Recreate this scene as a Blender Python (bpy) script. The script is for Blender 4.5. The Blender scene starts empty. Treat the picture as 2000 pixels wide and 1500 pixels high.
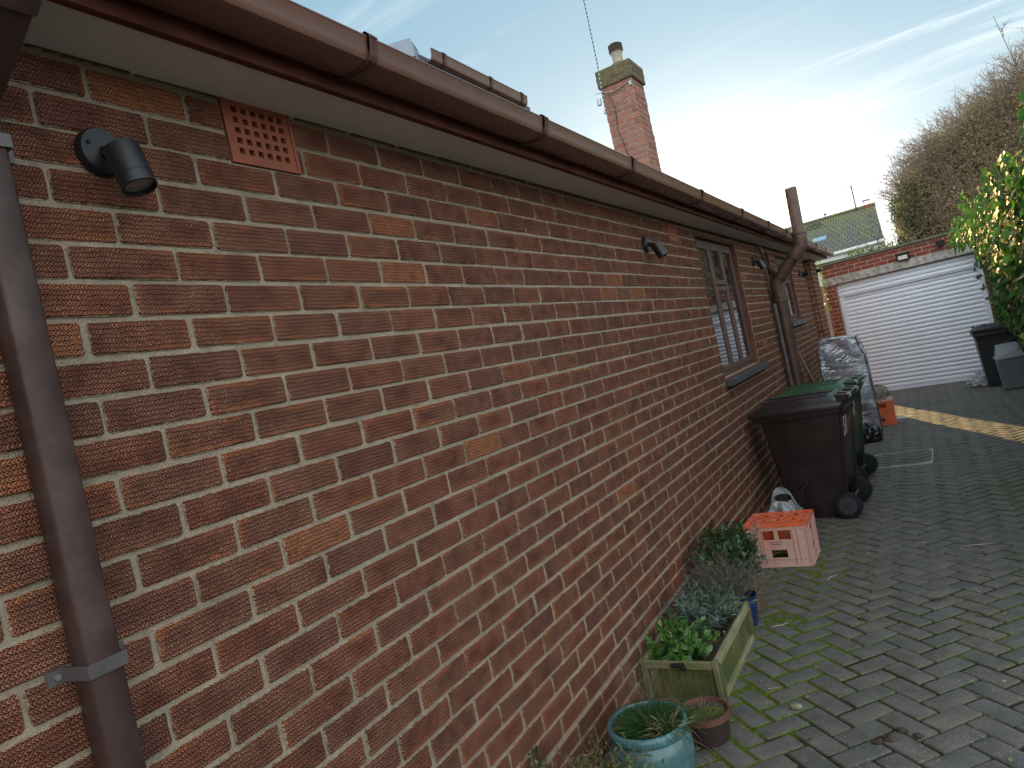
import bpy, math, random
import numpy as np
from mathutils import Matrix, Vector
R = math.radians
random.seed(7); rng = np.random.default_rng(11)
C = bpy.context.scene.collection
S = bpy.context.scene

# ------------------------------------------------------------ camera, sky, sun, exposure
cam = bpy.data.objects.new('camera', bpy.data.cameras.new('camera')); C.objects.link(cam); S.camera = cam
cam.data.sensor_width = 36; cam.data.lens = 24.56; cam.data.clip_start = .02; cam.data.clip_end = 3000
def rotm(a, b, c):
    return (Matrix.Rotation(a, 3, 'Z') @ Matrix.Rotation(b, 3, 'X') @ Matrix.Rotation(c, 3, 'Y'))
_r = rotm(.5297, -.0101, .2152)
_m = Matrix((( _r[0][0], _r[0][2], -_r[0][1], 1.334), (_r[1][0], _r[1][2], -_r[1][1], -.751),
             (_r[2][0], _r[2][2], -_r[2][1], 1.49), (0, 0, 0, 1)))
cam.matrix_world = _m
SUN_AZ, SUN_EL = R(19.6), R(11)          # azimuth measured from +Y towards -X
sun_dir = Vector((-math.sin(SUN_AZ)*math.cos(SUN_EL), math.cos(SUN_AZ)*math.cos(SUN_EL), math.sin(SUN_EL)))

class NT:
    def __init__(s, tree): s.t = tree; s.t.nodes.clear()
    def n(s, typ, ins=None, **props):
        nd = s.t.nodes.new(typ)
        for k, v in props.items(): setattr(nd, k, v)
        for k, v in (ins or {}).items():
            sk = nd.inputs[k]
            if isinstance(v, bpy.types.NodeSocket): s.t.links.new(v, sk)
            elif isinstance(v, bpy.types.Node): s.t.links.new(v.outputs[0], sk)
            else:
                if sk.type == 'RGBA' and len(v) == 3: v = (*v, 1)
                sk.default_value = v
        return nd
    def math(s, op, a, b=0.0, c=None, clamp=False):
        ins = {0: a, 1: b}
        if c is not None: ins[2] = c
        return s.n('ShaderNodeMath', ins, operation=op, use_clamp=clamp).outputs[0]
    def mix(s, f, a, b, blend='MIX'):
        return s.n('ShaderNodeMix', {0: f, 6: a, 7: b}, data_type='RGBA', blend_type=blend).outputs[2]
    def noise(s, vec, scale, detail=3, rough=.5, col=False, dist=0):
        nd = s.n('ShaderNodeTexNoise', {'Vector': vec, 'Scale': scale, 'Detail': detail, 'Roughness': rough, 'Distortion': dist})
        return nd.outputs[1 if col else 0]
    def ramp(s, f, a, b, c0=0., c1=1.):
        return s.n('ShaderNodeMapRange', {0: f, 1: a, 2: b, 3: c0, 4: c1}).outputs[0]
    def cramp(s, f, stops):
        nd = s.n('ShaderNodeValToRGB', {0: f}); e = nd.color_ramp.elements
        while len(e) < len(stops): e.new(.5)
        for el, (p, c) in zip(e, stops): el.position = p; el.color = (*c, 1)
        return nd.outputs[0]
    def xyz(s, v): return s.n('ShaderNodeSeparateXYZ', {0: v}).outputs
    def comb(s, x, y, z): return s.n('ShaderNodeCombineXYZ', {0: x, 1: y, 2: z}).outputs[0]
    def vmul(s, v, w): return s.n('ShaderNodeVectorMath', {0: v, 1: w}, operation='MULTIPLY').outputs[0]
    def attr(s, name): return s.n('ShaderNodeAttribute', attribute_name=name).outputs
    def pos(s): return s.n('ShaderNodeTexCoord').outputs['Object']
    def bump(s, h, strength, dist, nrm=None):
        ins = {'Height': h, 'Strength': strength, 'Distance': dist}
        if nrm is not None: ins['Normal'] = nrm
        return s.n('ShaderNodeBump', ins).outputs[0]

w = bpy.data.worlds.new('World'); S.world = w; w.use_nodes = True
t = NT(w.node_tree)
sky = t.n('ShaderNodeTexSky', sky_type='NISHITA', sun_disc=False, sun_elevation=SUN_EL, sun_rotation=-SUN_AZ,
          altitude=10, air_density=1.0, dust_density=1.6, ozone_density=1.6)
g = t.n('ShaderNodeTexCoord').outputs['Generated']
gx, gy, gz = t.xyz(g)
up = t.math('MAXIMUM', gz, .0)
den = t.math('ADD', up, .16)
pc = t.comb(t.math('DIVIDE', gx, den), t.math('DIVIDE', gy, den), 0.)
rot = t.n('ShaderNodeMapping', {'Vector': pc, 'Rotation': (0, 0, R(38)), 'Scale': (.42, 1.9, 1)})
wisp = t.noise(rot.outputs[0], 1.25, 7, .62, dist=.9)
big = t.noise(pc, .45, 3, .5)
cirrus = t.math('MULTIPLY', t.ramp(wisp, .50, .70), t.ramp(big, .42, .56), clamp=True)
low = t.ramp(gz, .08, .45, 1., .0)
dots = t.n('ShaderNodeVectorMath', {0: g, 1: tuple(sun_dir)}, operation='DOT_PRODUCT').outputs['Value']
gd_ = (-math.sin(R(11))*math.cos(R(2)), math.cos(R(11))*math.cos(R(2)), math.sin(R(2)))
dot2 = t.n('ShaderNodeVectorMath', {0: g, 1: gd_}, operation='DOT_PRODUCT').outputs['Value']
glow = t.math('POWER', t.math('MAXIMUM', dot2, 0.), 50.)
cl_a = t.math('MULTIPLY', cirrus, .9)
cl_b = t.math('ADD', cl_a, t.math('MULTIPLY', low, t.math('MULTIPLY', t.ramp(wisp, .44, .68), .5)), clamp=True)
hor = t.ramp(gz, .0, .50, 1., .0); hor = t.math('POWER', hor, 1.8)
blue = t.mix(hor, (.150, .290, .385), (.46, .555, .59))
front = t.math('MULTIPLY_ADD', t.math('MAXIMUM', dots, 0.), 1.0, 0.)
away = t.ramp(dots, .62, -.35, 0., 1.)  # sky opposite the sun, out of view: brightness added to light the shaded wall
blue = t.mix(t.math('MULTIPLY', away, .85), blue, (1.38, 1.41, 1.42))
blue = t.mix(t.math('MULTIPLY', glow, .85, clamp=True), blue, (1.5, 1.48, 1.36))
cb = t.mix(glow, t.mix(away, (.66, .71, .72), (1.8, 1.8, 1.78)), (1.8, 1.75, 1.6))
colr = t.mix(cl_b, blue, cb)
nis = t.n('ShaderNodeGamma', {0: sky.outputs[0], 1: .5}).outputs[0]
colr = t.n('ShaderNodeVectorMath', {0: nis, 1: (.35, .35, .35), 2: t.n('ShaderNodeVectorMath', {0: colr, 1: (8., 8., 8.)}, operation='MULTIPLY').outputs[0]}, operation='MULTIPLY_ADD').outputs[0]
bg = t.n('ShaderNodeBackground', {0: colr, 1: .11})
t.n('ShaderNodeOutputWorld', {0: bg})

sl = bpy.data.lights.new('sun', 'SUN'); sl.energy = 5.0; sl.angle = R(.5); sl.color = (1, .66, .25)
so = bpy.data.objects.new('sun', sl); C.objects.link(so)
so.rotation_euler = sun_dir.to_track_quat('Z', 'Y').to_euler()
S.view_settings.view_transform = 'Standard'; S.view_settings.look = 'None'
S.view_settings.exposure = 0.78; S.view_settings.gamma = 1
S.render.engine = 'CYCLES'

# ------------------------------------------------------------ object and mesh helpers
def tag(o, label=None, cat=None, group=None, kind=None):
    if label: o['label'] = label
    if cat: o['category'] = cat
    if group: o['group'] = group
    if kind: o['kind'] = kind
    return o
def empty(name, loc=(0, 0, 0), rz=0, label=None, cat=None, group=None):
    o = bpy.data.objects.new(name, None); C.objects.link(o); o.location = loc; o.rotation_euler = (0, 0, rz)
    o.empty_display_size = .1
    return tag(o, label, cat, group)
class MB:
    def __init__(s): s.v = []; s.f = []; s.m = []; s.a = {}
    def add(s, vs, fs, mi=0, M=None, **at):
        b = len(s.v)
        if M is not None: vs = [tuple(M @ Vector(p)) for p in vs]
        s.v += [tuple(p) for p in vs]; s.f += [tuple(b+i for i in f) for f in fs]; s.m += [mi]*len(fs)
        for k, val in at.items():
            L = s.a.setdefault(k, []); L += [None]*(b-len(L))
            L += (val if isinstance(val, list) else [val]*len(vs))
        return b
    def box(s, x0, x1, y0, y1, z0, z1, mi=0, M=None, **at):
        s.add([(x0,y0,z0),(x1,y0,z0),(x1,y1,z0),(x0,y1,z0),(x0,y0,z1),(x1,y0,z1),(x1,y1,z1),(x0,y1,z1)],
              [(0,3,2,1),(4,5,6,7),(0,1,5,4),(1,2,6,5),(2,3,7,6),(3,0,4,7)], mi, M, **at)
    def hexa(s, p, mi=0, M=None):   # 8 points, bottom four then top four, counter-clockwise from above
        s.add(p, [(0,3,2,1),(4,5,6,7),(0,1,5,4),(1,2,6,5),(2,3,7,6),(3,0,4,7)], mi, M)
    def tube(s, pts, r, n=10, mi=0, caps=True, M=None, flat=1.0):
        pts = [Vector(p) for p in pts]; rr = r if isinstance(r, (list, tuple)) else [r]*len(pts)
        rings = []; up = None
        for i, p in enumerate(pts):
            d = (pts[min(i+1, len(pts)-1)]-pts[max(i-1, 0)]).normalized()
            if up is None: up = Vector((0, 0, 1)) if abs(d.z) < .9 else Vector((0, 1, 0))
            a = (up-d*up.dot(d)).normalized(); b = d.cross(a); up = a
            rings.append([p+(a*math.cos(2*math.pi*k/n)+b*math.sin(2*math.pi*k/n)*flat)*rr[i] for k in range(n)])
        vs = [q for rg in rings for q in rg]; fs = []
        for i in range(len(pts)-1):
            for k in range(n):
                k2 = (k+1) % n; fs.append((i*n+k, i*n+k2, (i+1)*n+k2, (i+1)*n+k))
        if caps: fs += [tuple(range(n))[::-1], tuple((len(pts)-1)*n+k for k in range(n))]
        s.add(vs, fs, mi, M)
    def lathe(s, prof, c=(0, 0, 0), n=40, mi=0, M=None, wob=0):
        vs = []; fs = []
        for i, (r, z) in enumerate(prof):
            for k in range(n):
                a = 2*math.pi*k/n; q = r*(1+wob*math.sin(3*a+i))
                vs.append((c[0]+q*math.cos(a), c[1]+q*math.sin(a), c[2]+z))
        for i in range(len(prof)-1):
            for k in range(n):
                k2 = (k+1) % n; fs.append((i*n+k, i*n+k2, (i+1)*n+k2, (i+1)*n+k))
        fs.append(tuple(range(n))[::-1]); fs.append(tuple((len(prof)-1)*n+k for k in range(n)))
        s.add(vs, fs, mi, M)
    def extrude(s, prof, p0, p1, ax, ay, mi=0, caps=True, closed=True):   # 2-D profile swept from p0 to p1
        p0, p1, ax, ay = map(Vector, (p0, p1, ax, ay)); n = len(prof)
        vs = [p0+ax*x+ay*y for x, y in prof]+[p1+ax*x+ay*y for x, y in prof]
        fs = [(k, (k+1) % n, n+(k+1) % n, n+k) for k in range(n if closed else n-1)]
        if caps and closed: fs += [tuple(range(n))[::-1], tuple(range(n, 2*n))]
        s.add(vs, fs, mi)
    def build(s, name, mats, parent=None, smooth=None, bevel=0, kind=None, seg=2):
        me = bpy.data.meshes.new(name); me.from_pydata(s.v, [], s.f)
        mats = mats if isinstance(mats, (list, tuple)) else [mats]
        for m in mats: me.materials.append(m)
        if len(mats) > 1: me.polygons.foreach_set('material_index', s.m)
        for k, L in s.a.items():
            L += [None]*(len(s.v)-len(L)); at = me.attributes.new(k, 'FLOAT_VECTOR', 'POINT')
            at.data.foreach_set('vector', [c for q in L for c in (q or (0, 0, 0))])
        if smooth is not None:
            me.shade_smooth(); me.set_sharp_from_angle(angle=R(smooth))
        me.update(); o = bpy.data.objects.new(name, me); C.objects.link(o)
        if bevel:
            b = o.modifiers.new('bevel', 'BEVEL'); b.width = bevel; b.segments = seg; b.limit_method = 'ANGLE'; b.angle_limit = R(35)
        if parent is not None: o.parent = parent
        if kind: o['kind'] = kind
        return o
def np_mesh(name, V, F, mats, parent=None, rnd=None, smooth=False, mi=None):
    me = bpy.data.meshes.new(name); nv = len(V); ns = F.shape[1]
    me.vertices.add(nv); me.vertices.foreach_set('co', V.astype(np.float32).ravel())
    me.loops.add(F.size); me.loops.foreach_set('vertex_index', F.astype(np.int32).ravel())
    me.polygons.add(len(F)); me.polygons.foreach_set('loop_start', np.arange(0, F.size, ns, dtype=np.int32))
    for m in (mats if isinstance(mats, (list, tuple)) else [mats]): me.materials.append(m)
    if mi is not None: me.polygons.foreach_set('material_index', mi.astype(np.int32))
    if rnd is not None:
        at = me.attributes.new('rnd', 'FLOAT_VECTOR', 'POINT'); at.data.foreach_set('vector', rnd.astype(np.float32).ravel())
    me.update(); me.validate()
    if smooth: me.shade_smooth()
    o = bpy.data.objects.new(name, me); C.objects.link(o)
    if parent is not None: o.parent = parent
    return o
LEAF = (np.array([(0,0,0),(.30,.45,.10),(0,.5,0),(-.30,.45,.10),(0,1,-.05)]), np.array([(0,1,2),(1,4,2),(0,2,3),(2,4,3)]))
ROUND = (np.array([(0,0,0),(.22,.18,.05),(.36,.52,.10),(.22,.86,.05),(0,1,-.02),(-.22,.86,.05),(-.36,.52,.10),(-.22,.18,.05),(0,.5,-.02)]),
         np.array([(i, (i+1) % 8, 8) for i in range(8)]))
IVY = (np.array([(0,0,0),(.25,-.12,.04),(.52,.10,.02),(.34,.34,.05),(.46,.60,-.02),(.18,.66,.04),(0,1.0,-.10),(-.18,.66,.04),
                 (-.46,.60,-.02),(-.34,.34,.05),(-.52,.10,.02),(-.25,-.12,.04),(0,.35,-.03)]), np.array([(i, (i+1) % 12, 12) for i in range(12)]))
NEEDLE = (np.array([(.07,0,0),(.07,.6,.03),(0,1,0),(-.07,.6,.03),(-.07,0,0)]), np.array([(0,1,4),(1,3,4),(1,2,3)]))
TWIG = (np.array([(.5,0,0),(-.25,0,.43),(-.25,0,-.43),(.3,1,0),(-.15,1,.26),(-.15,1,-.26)]),
        np.array([(0,3,4),(0,4,1),(1,4,5),(1,5,2),(2,5,3),(2,3,0)]))
def nrm(a): return a/np.maximum(np.linalg.norm(a, axis=-1, keepdims=True), 1e-9)
def cloud(P, A, size, tpl, N=None, wid=None):
    """instances of a small template: P base points, A growing directions, size length; returns V, F, rnd"""
    n = len(P); A = nrm(A); N = rng.normal(size=(n, 3)) if N is None else N+rng.normal(size=(n, 3))*.25
    Sd = nrm(np.cross(A, N)); U = np.cross(Sd, A)
    T, Fc = tpl; size = np.broadcast_to(size, (n,)); wd = size if wid is None else np.broadcast_to(wid, (n,))
    V = P[:, None]+Sd[:, None]*(T[None, :, :1]*wd[:, None, None])+A[:, None]*(T[None, :, 1:2]*size[:, None, None])+U[:, None]*(T[None, :, 2:3]*wd[:, None, None])
    F = Fc[None]+(np.arange(n)*len(T))[:, None, None]
    r = np.repeat(rng.random((n, 3)), len(T), 0); r[:, 2] = np.tile(T[:, 1], n)
    ed = np.tile(np.clip(np.abs(T[:, 0])*2.6, 0, 1), n); r[:, 1] = r[:, 1]*.999; r = np.c_[r[:, 0], ed, r[:, 2]]
    return V.reshape(-1, 3), F.reshape(-1, Fc.shape[1]), r
def join(parts):
    Vs, Fs, Rs, o, Ms = [], [], [], 0, []
    for i, (V, F, r) in enumerate(parts): Vs.append(V); Fs.append(F+o); Rs.append(r); o += len(V); Ms.append(np.full(len(F), i))
    return np.concatenate(Vs), np.concatenate(Fs), np.concatenate(Rs), np.concatenate(Ms)
def stems(P0, P1, r, bend=.1, seg=5):
    """bent thin stems from P0 to P1 as chains of twig templates"""
    n = len(P0); d = P1-P0; off = rng.normal(size=(n, 3))*np.linalg.norm(d, axis=1, keepdims=True)*bend
    parts = []; f = lambda s: P0+d*s+off*(4*s*(1-s))
    for i in range(seg):
        a, b = f(i/seg), f((i+1)/seg); L = np.linalg.norm(b-a, axis=1)
        rr = np.broadcast_to(r, (n,))*(1-.6*i/seg)
        parts.append(cloud(a, b-a, L*1.05, TWIG, wid=rr*2))
    V, F, Rn, _ = join(parts); return (V, F, Rn), f

# ------------------------------------------------------------ materials
def newmat(name):
    m = bpy.data.materials.new(name); m.use_nodes = True; t = NT(m.node_tree); return m, t
def finish(t, **ins):
    ins = {k.replace('_', ' '): v for k, v in ins.items()}
    p = t.n('ShaderNodeBsdfPrincipled', ins); t.n('ShaderNodeOutputMaterial', {0: p}); return p
def simple(name, col, rough=.5, var=.15, scale=8, bump=.0, bscale=60, metal=0, spec=.5, dirt=None, dirt_amt=.0, coat=0):
    m, t = newmat(name); p = t.pos()
    n1 = t.noise(p, scale, 4, .6)
    c = t.mix(1.0, tuple(col), t.comb(*[t.ramp(n1, .3, .7, 1-var, 1+var)]*3), 'MULTIPLY')
    if dirt: c = t.mix(t.math('MULTIPLY', t.ramp(t.noise(p, scale*1.7, 6, .7), .45, .68), dirt_amt, clamp=True), c, tuple(dirt))
    ins = dict(Base_Color=c, Roughness=t.ramp(t.noise(p, scale*2, 4, .6), .3, .7, max(rough-.08, .02), min(rough+.1, 1)), Metallic=metal)
    if coat: ins['Coat_Weight'] = coat
    ins['Specular_IOR_Level'] = spec
    if bump: ins['Normal'] = t.bump(t.noise(p, bscale, 4, .6), bump, .004)
    finish(t, **ins); return m

def brick_material(name, ribbed=True, dark=(.080, .033, .022), mid=(.158, .063, .036), orange=(.36, .125, .045), mort=(.47, .395, .29), lum=1.0):
    m, t = newmat(name); p = t.pos()
    bl = t.attr('bl'); s_, t_, id_ = t.xyz(bl[1])             # metres along, metres up from the brick centre, random id
    hs = t.attr('hs'); hl, hh, id2 = t.xyz(hs[1])             # half length, half height, second random
    seed = t.math('MULTIPLY', id_, 57.3)
    q = t.comb(t.math('ADD', s_, seed), t_, id2)
    n_lo = t.noise(q, 11, 4, .7); n_hi = t.noise(q, 120, 4, .65); n_md = t.noise(q, 45, 3, .55)
    ed_s = t.math('SUBTRACT', hl, t.math('ABSOLUTE', s_)); ed_t = t.math('SUBTRACT', hh, t.math('ABSOLUTE', t_))
    edge = t.math('MINIMUM', ed_s, ed_t)
    base = t.mix(t.ramp(n_lo, .35, .65), dark, mid)
    base = t.mix(t.ramp(id2, .0, 1., 0., .75), base, t.mix(1., base, (1.25, .95, .85), 'MULTIPLY'))
    fr = t.math('MULTIPLY', t.ramp(t.math('ADD', edge, t.math('MULTIPLY', t.math('SUBTRACT', n_lo, .5), .05)), .0, .018, 1., 0.),
                t.ramp(t.noise(q, 5, 2), .45, .62), clamp=True)
    org = t.math('MAXIMUM', t.math('MULTIPLY', fr, .75), t.ramp(id_, .965, .975, 0., .62))
    base = t.mix(org, base, t.mix(t.ramp(n_md, .3, .7), orange, mid))
    purple = t.math('MULTIPLY', t.ramp(id2, .80, .84), .40)
    base = t.mix(purple, base, (.070, .038, .033))
    if ribbed:
        P = .0098; a = t.math('PINGPONG', t.math('ADD', t.math('DIVIDE', t.math('ADD', t_, .2), P), t.math('MULTIPLY', t.noise(q, 30, 3, .6), 1.4)), .5)
        wob = t.math('MULTIPLY', t.math('ADD', n_md, t.noise(q, 90, 2)), .006)
        ph = t.math('DIVIDE', t.math('ADD', t.math('ADD', s_, t.math('MULTIPLY', a, .0135)), wob), .0068)
        wave = t.math('MULTIPLY_ADD', t.math('SINE', t.math('MULTIPLY', ph, 6.2832)), .5, .5)
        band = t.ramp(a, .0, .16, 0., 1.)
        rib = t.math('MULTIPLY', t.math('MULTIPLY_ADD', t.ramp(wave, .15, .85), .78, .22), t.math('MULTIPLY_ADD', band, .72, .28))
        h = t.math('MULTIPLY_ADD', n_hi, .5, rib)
        base = t.mix(1., base, t.comb(*[t.ramp(rib, .12, .80, .12, 2.3)]*3), 'MULTIPLY')  # groove shade and ridge highlights put into the brick colour
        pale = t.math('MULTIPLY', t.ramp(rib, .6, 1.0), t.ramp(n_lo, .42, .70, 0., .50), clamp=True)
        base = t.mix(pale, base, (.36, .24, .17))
        dist = .0035
    else:
        h = t.math('MULTIPLY_ADD', n_hi, .6, n_md); dist = .003
    sm = t.math('ADD', edge, t.math('MULTIPLY', t.math('SUBTRACT', t.noise(q, 70, 4, .7), .5), .011))
    smear = t.ramp(sm, -.0005, .0018, 1., 0.)
    mc = t.mix(n_md, tuple(x*.62 for x in mort), mort)
    base = t.mix(smear, base, mc)
    spk = t.math('MULTIPLY', t.ramp(t.noise(q, 160, 2, .5), .74, .80), .7)
    base = t.mix(spk, base, (.42, .36, .29))
    if lum != 1: base = t.mix(1., base, (lum, lum, lum), 'MULTIPLY')
    nb = t.bump(h, .9, dist)
    finish(t, Base_Color=base, Roughness=.82, Normal=nb, Specular_IOR_Level=.25)
    return m
def mortar_material(name, col=(.47, .395, .29)):
    m, t = newmat(name); p = t.pos()
    n1 = t.noise(p, 9, 5, .65); n2 = t.noise(p, 150, 4, .7); n3 = t.noise(p, 1.3, 3, .5)
    c = t.mix(t.ramp(n1, .3, .7), tuple(x*.62 for x in col), col)
    c = t.mix(t.ramp(n3, .35, .65, 0, .45), c, (.27, .24, .19)); c = t.mix(t.math('MULTIPLY', t.ramp(t.noise(p, 26, 5, .75), .52, .66), .55), c, (.18, .155, .12))
    c = t.mix(t.math('MULTIPLY', t.ramp(n2, .62, .75), .5), c, (.6, .56, .48))
    c = t.mix(t.math('MULTIPLY', t.ramp(n2, .40, .30), .6), c, (.10, .085, .07))
    finish(t, Base_Color=c, Roughness=.95, Normal=t.bump(t.math('ADD', t.math('ADD', n2, t.noise(p, 40, 4, .7)), n1), 1.0, .007), Specular_IOR_Level=.15)
    return m
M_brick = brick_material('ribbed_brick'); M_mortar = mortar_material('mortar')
M_gbrick = brick_material('smooth_red_brick', False, (.14, .042, .032), (.20, .062, .046), (.27, .10, .06), (.42, .36, .30))
M_cbrick = brick_material('chimney_brick', False, (.20, .11, .09), (.34, .17, .135), (.34, .24, .17), (.40, .35, .29))
M_cap = brick_material('mossy_cap_brick', False, (.09, .085, .05), (.15, .13, .07), (.13, .15, .05), (.22, .20, .14))
M_jamb = simple('jamb_brick', (.13, .052, .034), .85, .35, 18, .5, 90)
def wood_mat(name, col, green, amt, axis='z', scale=1.):
    m, t = newmat(name); p = t.pos()
    sc = {'z': (28, 28, 1.6), 'y': (28, 1.6, 28), 'x': (1.6, 28, 28)}[axis]
    gr = t.noise(t.vmul(p, tuple(x*scale for x in sc)), 3, 5, .65, dist=.4); lo = t.noise(p, 7, 4, .6)
    c = t.mix(t.ramp(gr, .3, .7), tuple(x*.45 for x in col), col)
    c = t.mix(t.math('MULTIPLY', t.ramp(lo, .35, .62), amt, clamp=True), c, green)
    finish(t, Base_Color=c, Roughness=.82, Normal=t.bump(gr, .5, .003), Specular_IOR_Level=.2); return m
def leaf_mat(name, cols, trans=.35, rough=.5, edge=None, spec=.35):
    m, t = newmat(name); a = t.attr('rnd'); r0, ed, lv = t.xyz(a[1])
    c = t.cramp(r0, [(i/(len(cols)-1), k) for i, k in enumerate(cols)])
    if edge: c = t.mix(t.ramp(ed, .55, .8), c, edge)
    p = t.n('ShaderNodeBsdfPrincipled', {'Base Color': c, 'Roughness': rough, 'Specular IOR Level': spec})
    tr = t.n('ShaderNodeBsdfTranslucent', {0: t.mix(1., c, (1.5, 2.2, .75), 'MULTIPLY')})
    mx = t.n('ShaderNodeMixShader', {0: trans, 1: p.outputs[0], 2: tr.outputs[0]})
    t.n('ShaderNodeOutputMaterial', {0: mx}); return m
M_plastic = simple('brown_plastic', (.150, .074, .054), .26, .08, 3, .04, 25, spec=.5, dirt=(.20, .13, .10), dirt_amt=.12)
M_pipe = simple('dark_brown_plastic', (.048, .026, .022), .45, .15, 4, .1, 25, spec=.35, dirt=(.16, .11, .10), dirt_amt=.3)
M_fascia = wood_mat('stained_fascia', (.13, .040, .028), (.20, .08, .05), .5, 'y')
M_soffit = simple('painted_soffit', (.72, .67, .62), .75, .06, 3, .1, 60)
M_upvc = simple('brown_upvc', (.090, .046, .036), .55, .10, 6, dirt=(.2, .14, .11), dirt_amt=.2)
M_sill = simple('dark_sill', (.045, .045, .052), .45, .1, 6, dirt=(.12, .11, .10), dirt_amt=.3)
M_terra = simple('terracotta', (.30, .085, .045), .7, .15, 9, .3, 70, dirt=(.16, .06, .04), dirt_amt=.4)
M_black = simple('black_metal', (.012, .013, .016), .38, .1, 8, spec=.5)
M_dark = simple('dark_void', (.006, .006, .006), .9)
M_rubber = simple('wheel_rubber', (.008, .009, .011), .7, .15, 10, spec=.3)
M_steel = simple('galvanised_steel', (.42, .44, .46), .38, .15, 12, metal=.9, dirt=(.2, .2, .2), dirt_amt=.4)
M_white = simple('white_paint', (.72, .74, .76), .35, .04, 3)
M_soil = simple('soil', (.045, .030, .022), .95, .5, 20, 1.0, 80, dirt=(.12, .08, .05), dirt_amt=.5)
def glass_mat(name, base=(.012, .016, .018), ior=1.9):
    m, t = newmat(name); p = t.pos()
    finish(t, Base_Color=base, Roughness=.015, IOR=ior, Normal=t.bump(t.noise(p, 2.2, 2, .5), .04, .02)); return m
M_glass = glass_mat('window_glass', ior=2.6)

# ------------------------------------------------------------ brickwork
def subtract(rect, holes):
    out = [rect]
    for h in holes:
        nxt = []
        for (a, b, c, d) in out:
            if h[0] >= b or h[1] <= a or h[2] >= d or h[3] <= c: nxt.append((a, b, c, d)); continue
            if h[0] > a: nxt.append((a, h[0], c, d))
            if h[1] < b: nxt.append((h[1], b, c, d))
            x0, x1 = max(a, h[0]), min(b, h[1])
            if h[2] > c: nxt.append((x0, x1, c, h[2]))
            if h[3] < d: nxt.append((x0, x1, h[3], d))
        out = nxt
    return out
def bricks(mb, O, U, N, u0, u1, z0, z1, holes=(), zref=0., uref=0., L=.225, H=.075, j=.010, prot=.006, irr=1.0, mi=0, thick=None):
    O, U, N = Vector(O), Vector(U), Vector(N); Z = Vector((0, 0, 1))
    k0 = math.floor((z0-zref)/H)-1; k1 = math.ceil((z1-zref)/H)+1
    for k in range(k0, k1+1):
        zc = zref+k*H; sh = .5*L if k % 2 else 0
        i0 = math.floor((u0-uref-sh)/L)-1; i1 = math.ceil((u1-uref-sh)/L)+1
        drift = random.uniform(-.004, .004)*irr; zdr = random.uniform(-.0012, .0012)*irr
        for i in range(i0, i1+1):
            a = uref+sh+i*L+j/2+drift+random.uniform(-.003, .003)*irr; b = uref+sh+(i+1)*L-j/2+drift+random.uniform(-.003, .003)*irr
            c = zc-H/2+j/2+zdr+random.uniform(-.0012, .0012)*irr; d = zc+H/2-j/2+zdr+random.uniform(-.0012, .0012)*irr
            a, b, c, d = max(a, u0), min(b, u1), max(c, z0), min(d, z1)
            if thick and abs(zc-thick) < .02: d -= .008
            if b-a < .012 or d-c < .008: continue
            id1, id2 = random.random(), random.random()
            for (a2, b2, c2, d2) in subtract((a, b, c, d), holes):
                if b2-a2 < .012 or d2-c2 < .01: continue
                su, sz = (a2+b2)/2, (c2+d2)/2; hl, hh = (b2-a2)/2, (d2-c2)/2; pr = prot+random.uniform(-.0018, .0018)*irr
                cr = min(.006, hl*.3, hh*.3); ring = []
                def ln(p, q, n):
                    return [(p[0]+(q[0]-p[0])*s/n, p[1]+(q[1]-p[1])*s/n) for s in range(n)]
                nl = max(2, int(hl*2/.045))
                ring += ln((-hl+cr, -hh), (hl-cr, -hh), nl)+ln((hl-cr, -hh), (hl, -hh+cr), 1)+ln((hl, -hh+cr), (hl, hh-cr), 2)+ln((hl, hh-cr), (hl-cr, hh), 1)
                ring += ln((hl-cr, hh), (-hl+cr, hh), nl)+ln((-hl+cr, hh), (-hl, hh-cr), 1)+ln((-hl, hh-cr), (-hl, -hh+cr), 2)+ln((-hl, -hh+cr), (-hl+cr, -hh), 1)
                ring = [(x+random.uniform(-.0011, .0011)*irr, y+random.uniform(-.0011, .0011)*irr) for x, y in ring]
                n = len(ring); vs = []; bl = []
                tx, ty = random.uniform(-.006, .006)*irr, random.uniform(-.02, .02)*irr
                for (f, dep) in ((1.0, -.006), (1.0, pr*.45), (None, pr)):
                    for x, y in ring:
                        if f is None: xx = x-math.copysign(min(.0035, abs(x)), x); yy = y-math.copysign(min(.0035, abs(y)), y)
                        else: xx, yy = x, y
                        dd = dep+(xx*tx+yy*ty if dep > 0 else 0)
                        vs.append(O+U*(su+xx)+Z*(sz+yy)+N*dd); bl.append((xx, yy, id1))
                fs = []
                for r_ in range(2):
                    for q in range(n): fs.append((r_*n+q, r_*n+(q+1) % n, (r_+1)*n+(q+1) % n, (r_+1)*n+q))
                fs.append(tuple(2*n+q for q in range(n)))
                if (U.cross(Z)).dot(N) < 0: fs = [f[::-1] for f in fs]
                mb.add(vs, fs, mi, None, bl=bl, hs=(hl, hh, id2))

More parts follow.
